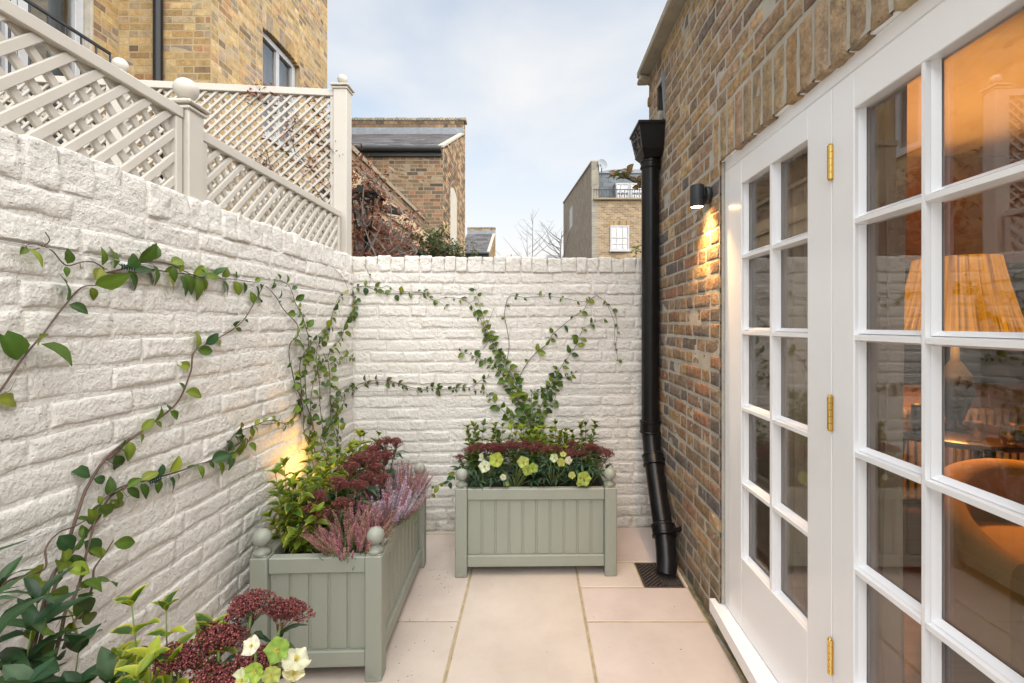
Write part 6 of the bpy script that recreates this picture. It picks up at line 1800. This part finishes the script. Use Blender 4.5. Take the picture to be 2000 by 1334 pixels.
# ---- hellebore
def flower_mesh(seed, open_=0.55, notch=0.1):
    rnd = random.Random(seed); m = MB()
    for k in range(5):
        a = 2 * math.pi * k / 5 + rnd.uniform(-.08, .08); rows, cols_ = 5, 4; vs = []; fs = []; cs = []
        for i in range(rows + 1):
            t = i / rows; w = 0.62 * math.sin(math.pi * min(1, t * .78 + .10)) ** .8 * (1.0 if t < .9 else 0.7)
            for j in range(cols_ + 1):
                u = (j / cols_ - .5) * 2
                rr = t * 1.0 * (1 - 0.10 * u * u); z = open_ * (t ** 1.5) - 0.16 * u * u * t + 0.07 * math.sin(u * 5 + k) * t + .13 * t * t * rnd.uniform(-1, 1)
                x = rr; y = u * w
                vs.append((x * math.cos(a) - y * math.sin(a), x * math.sin(a) + y * math.cos(a), z))
                cs.append((0.5 if abs(u) < 0.1 else 0.0, 0, 0, 1))
        for i in range(rows):
            for j in range(cols_):
                q = i * (cols_ + 1) + j; fs.append((q, q + 1, q + cols_ + 2, q + cols_ + 1))
        m.add(vs, fs, cs)
    return m.mesh('flower', M['petal'], True)
FLW = [flower_mesh(1, .35), flower_mesh(2, .6), flower_mesh(3, .2), flower_mesh(4, .9)]
sm_ = MB()
for k in range(34):
    a = k * 2.4; rr = 0.22 * math.sqrt(k / 34); sm_.tube([(rr * .3 * math.cos(a), rr * .3 * math.sin(a), 0.02), (rr * math.cos(a), rr * math.sin(a), 0.26)], [0.012, 0.012], 3); sm_.ball((rr * math.cos(a), rr * math.sin(a), 0.27), 0.022, 5)
M['stamen'] = pm('pollen_yellow', (0.62, 0.48, 0.08), 0.7)
STM = sm_.mesh('stamens', M['stamen'], True)
LIME = [(0.33, 0.40, 0.085), (0.38, 0.42, 0.12), (0.27, 0.36, 0.07)]; WHITE = [(0.58, 0.58, 0.45), (0.55, 0.57, 0.42), (0.60, 0.59, 0.50)]
def hellebore(label, x, y, z0, flowers, leaves, ll=0.062, rad=0.11, h=0.17, cols=((0.025, 0.058, 0.028), (0.035, 0.075, 0.036), (0.018, 0.042, 0.022))):
    t = thing('hellebore', label, 'hellebore', (x, y, z0)); O = Vector((x, y, z0)); st = MB()
    for k in range(leaves):
        a = random.uniform(0, 6.283); q = random.uniform(.2, 1); p = Vector((math.cos(a) * rad * q, math.sin(a) * rad * q * .8, h * random.uniform(.35, 1) * (1.1 - .4 * q)))
        st.tube([Vector((0, 0, 0)), Vector((p.x * .5, p.y * .5, p.z * .7)), p], 0.0018, 4)
        out = Vector((math.cos(a), math.sin(a), .1))
        for j in range(5):
            b = (j - 2) * 0.62 + random.uniform(-.1, .1); dv = Matrix.Rotation(b, 3, 'Z') @ out
            put('leaf', random.choice(LM['dark']), t, orient(p, dv + Vector((0, 0, random.uniform(-.35, .1))), Vector((0, 0, 1)) + rv(.3), ll * random.uniform(.75, 1.1)), cj(random.choice(cols), .2))
    for (px, py, fy, r, kind, face) in flowers:
        p = P(px, py, fy) - O
        st.tube(smooth_path([Vector((0, 0, 0)), Vector((p.x * .7, p.y * .7, p.z * .7)), p + Vector((0, 0.012, -0.01))], 3), 0.0022, 5)
        col = random.choice(LIME if kind == 'l' else WHITE)
        mt = Matrix.Translation(p) @ Vector(face).normalized().to_track_quat('Z', 'X').to_matrix().to_4x4() @ Matrix.Rotation(random.uniform(0, 1.2), 4, 'Z') @ Matrix.Scale(r, 4)
        fo = put('flower', FLW[3] if kind == 'b' else random.choice(FLW[:3]), t, mt, cj(col, .06))
        so = bpy.data.objects.new('stamens', STM); COL.objects.link(so); so.parent = fo
    st.build('stems', M['green_stem'], t, True, kind='stuff')
    return t

ZS = 0.44
# left planter
euonymus('yellow edged euonymus at the near end of the left planter against the wall', -1.02, 1.97, ZS, 0.36, 0.125, 16, 0.062, nodes=8)
euonymus('low yellow margined euonymus spreading over the near left corner of the left planter', -0.98, 1.99, ZS, 0.20, 0.12, 16, 0.056, [(0.13, 0.19, 0.02), (0.09, 0.16, 0.02)], nodes=7)
euonymus('bright green euonymus in the middle of the left planter by the glowing light', -1.00, 2.22, ZS, 0.36, 0.125, 16, 0.062, [(0.11, 0.18, 0.02), (0.15, 0.21, 0.03), (0.08, 0.14, 0.02)], nodes=7)
euonymus('euonymus at the far end of the left planter near the corner', -0.96, 2.52, ZS, 0.36, 0.12, 16, 0.058, nodes=8)
skimmia('dark red skimmia nearest the camera in the left planter', -0.86, 1.98, ZS, [(-0.93, 1.97, 0.640), (-0.87, 2.02, 0.670), (-0.82, 1.96, 0.610), (-0.90, 2.08, 0.660), (-0.80, 2.06, 0.650), (-0.93, 1.93, 0.580)], 0.050)
skimmia('dark red skimmia in the middle of the left planter', -0.84, 2.24, ZS, [(-0.87, 2.16, 0.690), (-0.80, 2.17, 0.650), (-0.88, 2.27, 0.700), (-0.79, 2.27, 0.660), (-0.84, 2.33, 0.680), (-0.74, 2.22, 0.620)], 0.052)
skimmia('dark red skimmia at the far end of the left planter', -0.84, 2.50, ZS, [(-0.86, 2.43, 0.710), (-0.79, 2.43, 0.670), (-0.82, 2.52, 0.730), (-0.77, 2.55, 0.710), (-0.88, 2.54, 0.680)], 0.050)
heather('pink heather at the near corner of the left planter', -0.755, 1.93, ZS, 0.15, 0.15, 175, ('pink', 'dusty'))
heather('pale lilac heather halfway along the left planter', -0.71, 2.19, ZS, 0.15, 0.165, 175, ('pale', 'pale', 'pink'))
heather('rosy heather at the far end of the left planter', -0.72, 2.46, ZS, 0.14, 0.16, 165, ('pink', 'pale', 'dusty'))
# back planter
for i, (x, h, n, lab) in enumerate(((-0.36, 0.33, 5, 'sparse upright euonymus at the left end of the back planter'), (-0.22, 0.32, 5, 'slim euonymus second from the left in the back planter'), (-0.04, 0.31, 12, 'lime tipped euonymus in the middle of the back planter'), (0.15, 0.32, 12, 'bushy euonymus right of the vine stems in the back planter'), (0.33, 0.33, 7, 'tall green euonymus near the right end of the back planter'))):
    euonymus(lab, x, 2.90, ZS, h, 0.11 if n > 6 else 0.06, n + 5, 0.056, EUC if i in (2, 3) else [(0.05, 0.10, 0.02), (0.07, 0.13, 0.025)], nodes=7)
for i, (x, lab) in enumerate(((-0.33, 'dark red skimmia at the left end of the back planter'), (-0.10, 'dark red skimmia left of centre in the back planter'), (0.13, 'dark red skimmia right of centre in the back planter'), (0.34, 'dark red skimmia at the right end of the back planter'))):
    hs_ = [(x + dx, 2.76 + random.uniform(-.05, .05), 0.615 + random.uniform(-.02, .03)) for dx in (-0.10, -0.045, 0.01, 0.06, 0.10)]
    if i == 0: hs_[0] = (x - .11, 2.74, 0.585)
    skimmia(lab, x, 2.78, ZS, hs_, 0.042, nleaf=6)
hellebore('hellebore with a white and a large lime flower at the left of the back planter', -0.30, 2.64, ZS, [(970, 899, 2.58, 0.044, 'l', (-.1, -1, .5)), (947, 911, 2.56, 0.036, 'w', (-.2, -1, .3)), (941, 893, 2.60, 0.026, 'w', (-.8, -.6, .3))], 17)
hellebore('hellebore with lime flowers left of centre in the back planter', -0.10, 2.64, ZS, [(1022, 903, 2.58, 0.036, 'l', (0, -1, .5)), (1030, 918, 2.56, 0.032, 'l', (.1, -1, .1)), (1041, 914, 2.56, 0.030, 'l', (.3, -1, .4)), (983, 932, 2.55, 0.020, 'w', (-.2, -1, .2)), (990, 945, 2.54, 0.014, 'l', (0, -1, 0))], 17)
hellebore('hellebore with small white yellow centred flowers right of centre', 0.12, 2.64, ZS, [(1083, 894, 2.58, 0.026, 'w', (-.3, -1, .2)), (1110, 899, 2.58, 0.024, 'w', (.5, -1, .3)), (1096, 903, 2.57, 0.026, 'l', (.1, -1, .2)), (1100, 888, 2.6, 0.02, 'l', (0, -.6, .7))], 17)
hellebore('hellebore with a big lime flower at the right of the back planter', 0.31, 2.63, ZS, [(1140, 935, 2.55, 0.042, 'l', (.1, -1, .35)), (1117, 928, 2.56, 0.022, 'l', (-.1, -1, .2)), (1131, 944, 2.54, 0.018, 'l', (0, -1, -.2))], 17)
# lower-left planter
NC = [(0.025, 0.06, 0.022), (0.035, 0.075, 0.025), (0.02, 0.05, 0.02)]
euonymus('glossy dark leaved shrub cut off by the left edge of the picture', -1.055, 0.86, ZS, 0.50, 0.13, 12, 0.10, NC, 'dark', 7, 'laurel')
euonymus('dark glossy low leaves at the foot of the near climber', -0.93, 0.86, ZS, 0.33, 0.13, 13, 0.080, NC + [(0.06, 0.10, 0.05)], 'vine', 5, 'viburnum')
euonymus('gold edged euonymus near the lower left corner beside the red flower heads', -0.70, 0.88, ZS, 0.43, 0.085, 11, 0.060, nodes=8)
euonymus('yellow green euonymus low down between the climber and the red flower heads', -0.80, 0.86, ZS, 0.31, 0.11, 16, 0.055, [(0.14, 0.2, 0.03), (0.10, 0.16, 0.02)], nodes=5)
skimmia('dark red skimmia in the lower left corner with the largest flower heads', -0.60, 0.84, ZS, [(-0.670, 0.83, 0.665), (-0.595, 0.86, 0.705), (-0.620, 0.90, 0.765), (-0.575, 0.93, 0.815), (-0.525, 0.95, 0.785), (-0.590, 0.80, 0.635), (-0.685, 0.88, 0.735), (-0.735, 0.80, 0.655), (-0.545, 0.89, 0.725)], 0.041, 0.06, True, 6)
hellebore('hellebore with lime and white flowers spilling over the lower left corner', -0.50, 0.84, ZS, [(543, 1268, 0.84, 0.023, 'l', (.1, -1, .35)), (492, 1262, 0.83, 0.017, 'w', (-.1, -.9, .8)), (500, 1310, 0.80, 0.018, 'l', (0, -1, .2)), (530, 1318, 0.80, 0.017, 'l', (.3, -1, .1)), (577, 1290, 0.84, 0.027, 'w', (.4, -.1, 1)), (572, 1318, 0.83, 0.021, 'w', (.4, -.15, 1)), (474, 1328, 0.8, 0.022, 'w', (-.5, -1, .2))], 5, 0.06, 0.07, 0.24)
# garden spike light in the left planter
gl_ = thing('garden_light', 'small spike light hidden in the left planter throwing a yellow glow up the wall', 'garden light', (-1.06, 2.34, 0.45))
m = MB(); m.lathe([(0.0001, -0.10), (0.006, -0.02), (0.022, 0.0), (0.026, 0.05), (0.023, 0.05), (0.020, 0.02), (0.0001, 0.02)], (0, 0, 0), 16); m.build('body', M['black_matt'], gl_, True)
M['lens2'] = pm('lit_yellow_lens', (1, .7, .3), .3, emit=(1.0, 0.55, 0.10), estr=12)
m = MB(); m.lathe([(0.0001, 0.040), (0.0215, 0.040), (0.0215, 0.044), (0.0001, 0.044)], (0, 0, 0), 16); m.build('lens', M['lens2'], gl_)
spot('bulb', (0, 0, 0.055), 3.0, (1.0, 0.50, 0.10), 100, 1.0, (R(180) + R(8), R(-14), 0), gl_, 0.02)

# ---- foliage beyond the walls
def leaf_cloud(name, label, cat, boxes, n, ll, cols, twigs, seed, origin, twig_mat='twig'):
    rnd = random.Random(seed); t = thing(name, label, cat, origin); O = Vector(origin)
    m = MB(); tw = MB(); ends = []
    for (a, b, bend) in twigs:
        a, b = Vector(a), Vector(b); mid = (a + b) / 2 + Vector(bend)
        pth = smooth_path([a, mid, b], 5); L = (b - a).length
        tw.tube([p - O for p in pth], [0.007 - 0.005 * i / (len(pth) - 1) for i in range(len(pth))], 5)
        for k in range(int(L * 14)):
            p = pth[rnd.randrange(len(pth) - 1)]; e = p + Vector((rnd.uniform(-1, 1), rnd.uniform(-1, 1), rnd.uniform(-.8, 1))) * 0.16
            mm = (p + e) / 2 + Vector((rnd.uniform(-.03, .03), 0, rnd.uniform(0, .04)))
            tw.tube([p - O, mm - O, e - O], [0.003, 0.0022, 0.001], 3); ends += [mm, e, (mm + e) / 2]
    for _ in range(n):
        if ends and rnd.random() < 0.75:
            c = rnd.choice(ends) + Vector((rnd.gauss(0, .022), rnd.gauss(0, .022), rnd.gauss(0, .022)))
        else:
            (c0, rad) = rnd.choice(boxes); v = Vector((rnd.gauss(0, .5), rnd.gauss(0, .5), rnd.gauss(0, .5))); c = Vector(c0) + Vector((v.x * rad[0], v.y * rad[1], v.z * rad[2]))
        d = Vector((rnd.uniform(-1, 1), rnd.uniform(-1, 1), rnd.uniform(-1, .6))).normalized(); nn = Vector((rnd.uniform(-1, 1), rnd.uniform(-1.2, .4), rnd.uniform(-.2, 1)))
        x = d.cross(nn).normalized(); s_ = ll * rnd.uniform(.6, 1.3); w = s_ * 0.2; z = x.cross(d) * s_ * .1
        k = rnd.uniform(.6, 1.5); col = rnd.choice(cols); col = (col[0] * k, col[1] * k, col[2] * k, 1); c = c - O
        m.add([c, c + d * s_ * .45 + x * w + z, c + d * s_, c + d * s_ * .45 - x * w + z, c + d * s_ * .5], [(0, 1, 4), (1, 2, 4), (2, 3, 4), (3, 0, 4)], col)
    m.build('leaves', M['leaf_attr'], t, False, kind='stuff')
    if tw.v: tw.build('twigs', M[twig_mat], t, True, kind='stuff')
    return t
RUS = [(0.186, 0.053, 0.031), (0.223, 0.087, 0.056), (0.112, 0.05, 0.037), (0.167, 0.074, 0.037), (0.26, 0.124, 0.093)]
tws = []
rr = random.Random(5)
for k in range(30):
    yy = rr.uniform(3.4, 4.1); a = P(rr.uniform(690, 800), 520, yy); t_ = rr.random()
    ex = 686 + t_ * 125; ey = 300 + t_ * 120 + rr.uniform(0, 95)
    tws.append((a, P(ex, ey, yy + rr.uniform(-.2, .2)), (rr.uniform(-.2, .2), 0, rr.uniform(-.05, .2))))
leaf_cloud('russet_climber', 'tangled climber with small russet leaves spilling over behind the tall corner post', 'climber', [(P(698, 350, 3.6), (.12, .25, .22)), (P(722, 390, 3.6), (.16, .25, .2)), (P(745, 480, 3.6), (.26, .3, .12))], 2100, 0.046, RUS, tws, 4, tuple(P(740, 510, 3.9)), 'twig_grey')
tws = []
for (x0, y0, x1, y1) in ((655, 300, 480, 165), (660, 330, 560, 200), (650, 400, 560, 290), (655, 420, 500, 330), (650, 250, 620, 170), (640, 470, 560, 400), (655, 300, 600, 260), (560, 210, 500, 180), (660, 420, 610, 360), (655, 360, 540, 300)):
    tws.append((P(x0, y0, 3.10), P(x1, y1, 3.0), (rr.uniform(-.1, .1), -.05, rr.uniform(-.05, .12))))
leaf_cloud('russet_climber', 'sparse russet shoots threading through the tall lattice screen', 'climber', [(P(620, 330, 3.0), (.12, .05, .3)), (P(510, 185, 2.97), (.10, .05, .05))], 520, 0.034, RUS, tws, 8, tuple(P(655, 400, 3.1)))
tws = []
for k in range(16):
    a = P(rr.uniform(830, 890), 530, 3.9); b = P(rr.uniform(815, 905), rr.uniform(440, 500), 3.9); tws.append((a, b, (0, 0, .05)))
leaf_cloud('evergreen_bush', 'dark evergreen bush showing over the back wall in front of the brown brick house', 'bush', [(P(850, 480, 3.9), (.14, .2, .16)), (P(880, 495, 3.9), (.16, .2, .08))], 1700, 0.040, [(0.04, 0.075, 0.025), (0.06, 0.10, 0.03), (0.03, 0.05, 0.02), (0.14, 0.10, 0.05)], tws, 12, tuple(P(850, 515, 3.9)))
tws = [(P(x, 530, 3.7), P(x + rr.uniform(-20, 20), rr.uniform(500, 508), 3.7), (0, 0, .02)) for x in (910, 925, 940, 700, 1240)]
leaf_cloud('low_greenery', 'thin yellow green sprigs just peeping over the back wall coping', 'plant', [(P(925, 508, 3.6), (.12, .1, .02))], 200, 0.030, [(0.14, 0.16, 0.03), (0.08, 0.10, 0.03)], tws, 15, tuple(P(925, 515, 3.7)))
# magnolia sprig beside the hopper
mg = thing('magnolia_branch', 'brown and green leaved magnolia branch poking out left of the black downpipe', 'branch', tuple(P(1262, 372, 3.75)))
O = Vector(P(1262, 372, 3.75))
m = MB(); m.tube(smooth_path([Vector((1.25, 3.9, 0)) - O, Vector((1.2, 3.9, 1.6)) - O, P(1262, 372, 3.75) - O, P(1240, 352, 3.72) - O, P(1218, 345, 3.7) - O, P(1203, 350, 3.7) - O], 5), [0.05 - 0.0018 * i for i in range(26)], 7); m.build('branch', M['bark'], mg, True)
for (px, py, n) in ((1203, 343, 8), (1222, 345, 11), (1226, 335, 6), (1244, 352, 8), (1248, 366, 5)):
    for k in range(n):
        a = k * 2.4 + random.random(); dv = Vector((math.cos(a), math.sin(a) * .6, math.sin(a * 1.3) * .5 + .35)).normalized()
        put('leaf', random.choice(LM['vine']), mg, orient(P(px, py, 3.55) - O, dv, Vector((0, -1.2, .5)) + rv(.5), 0.066 * random.uniform(.7, 1.1)), cj(random.choice([(0.15, 0.09, 0.045), (0.20, 0.12, 0.055), (0.06, 0.09, 0.035), (0.09, 0.10, 0.04)]), .2))
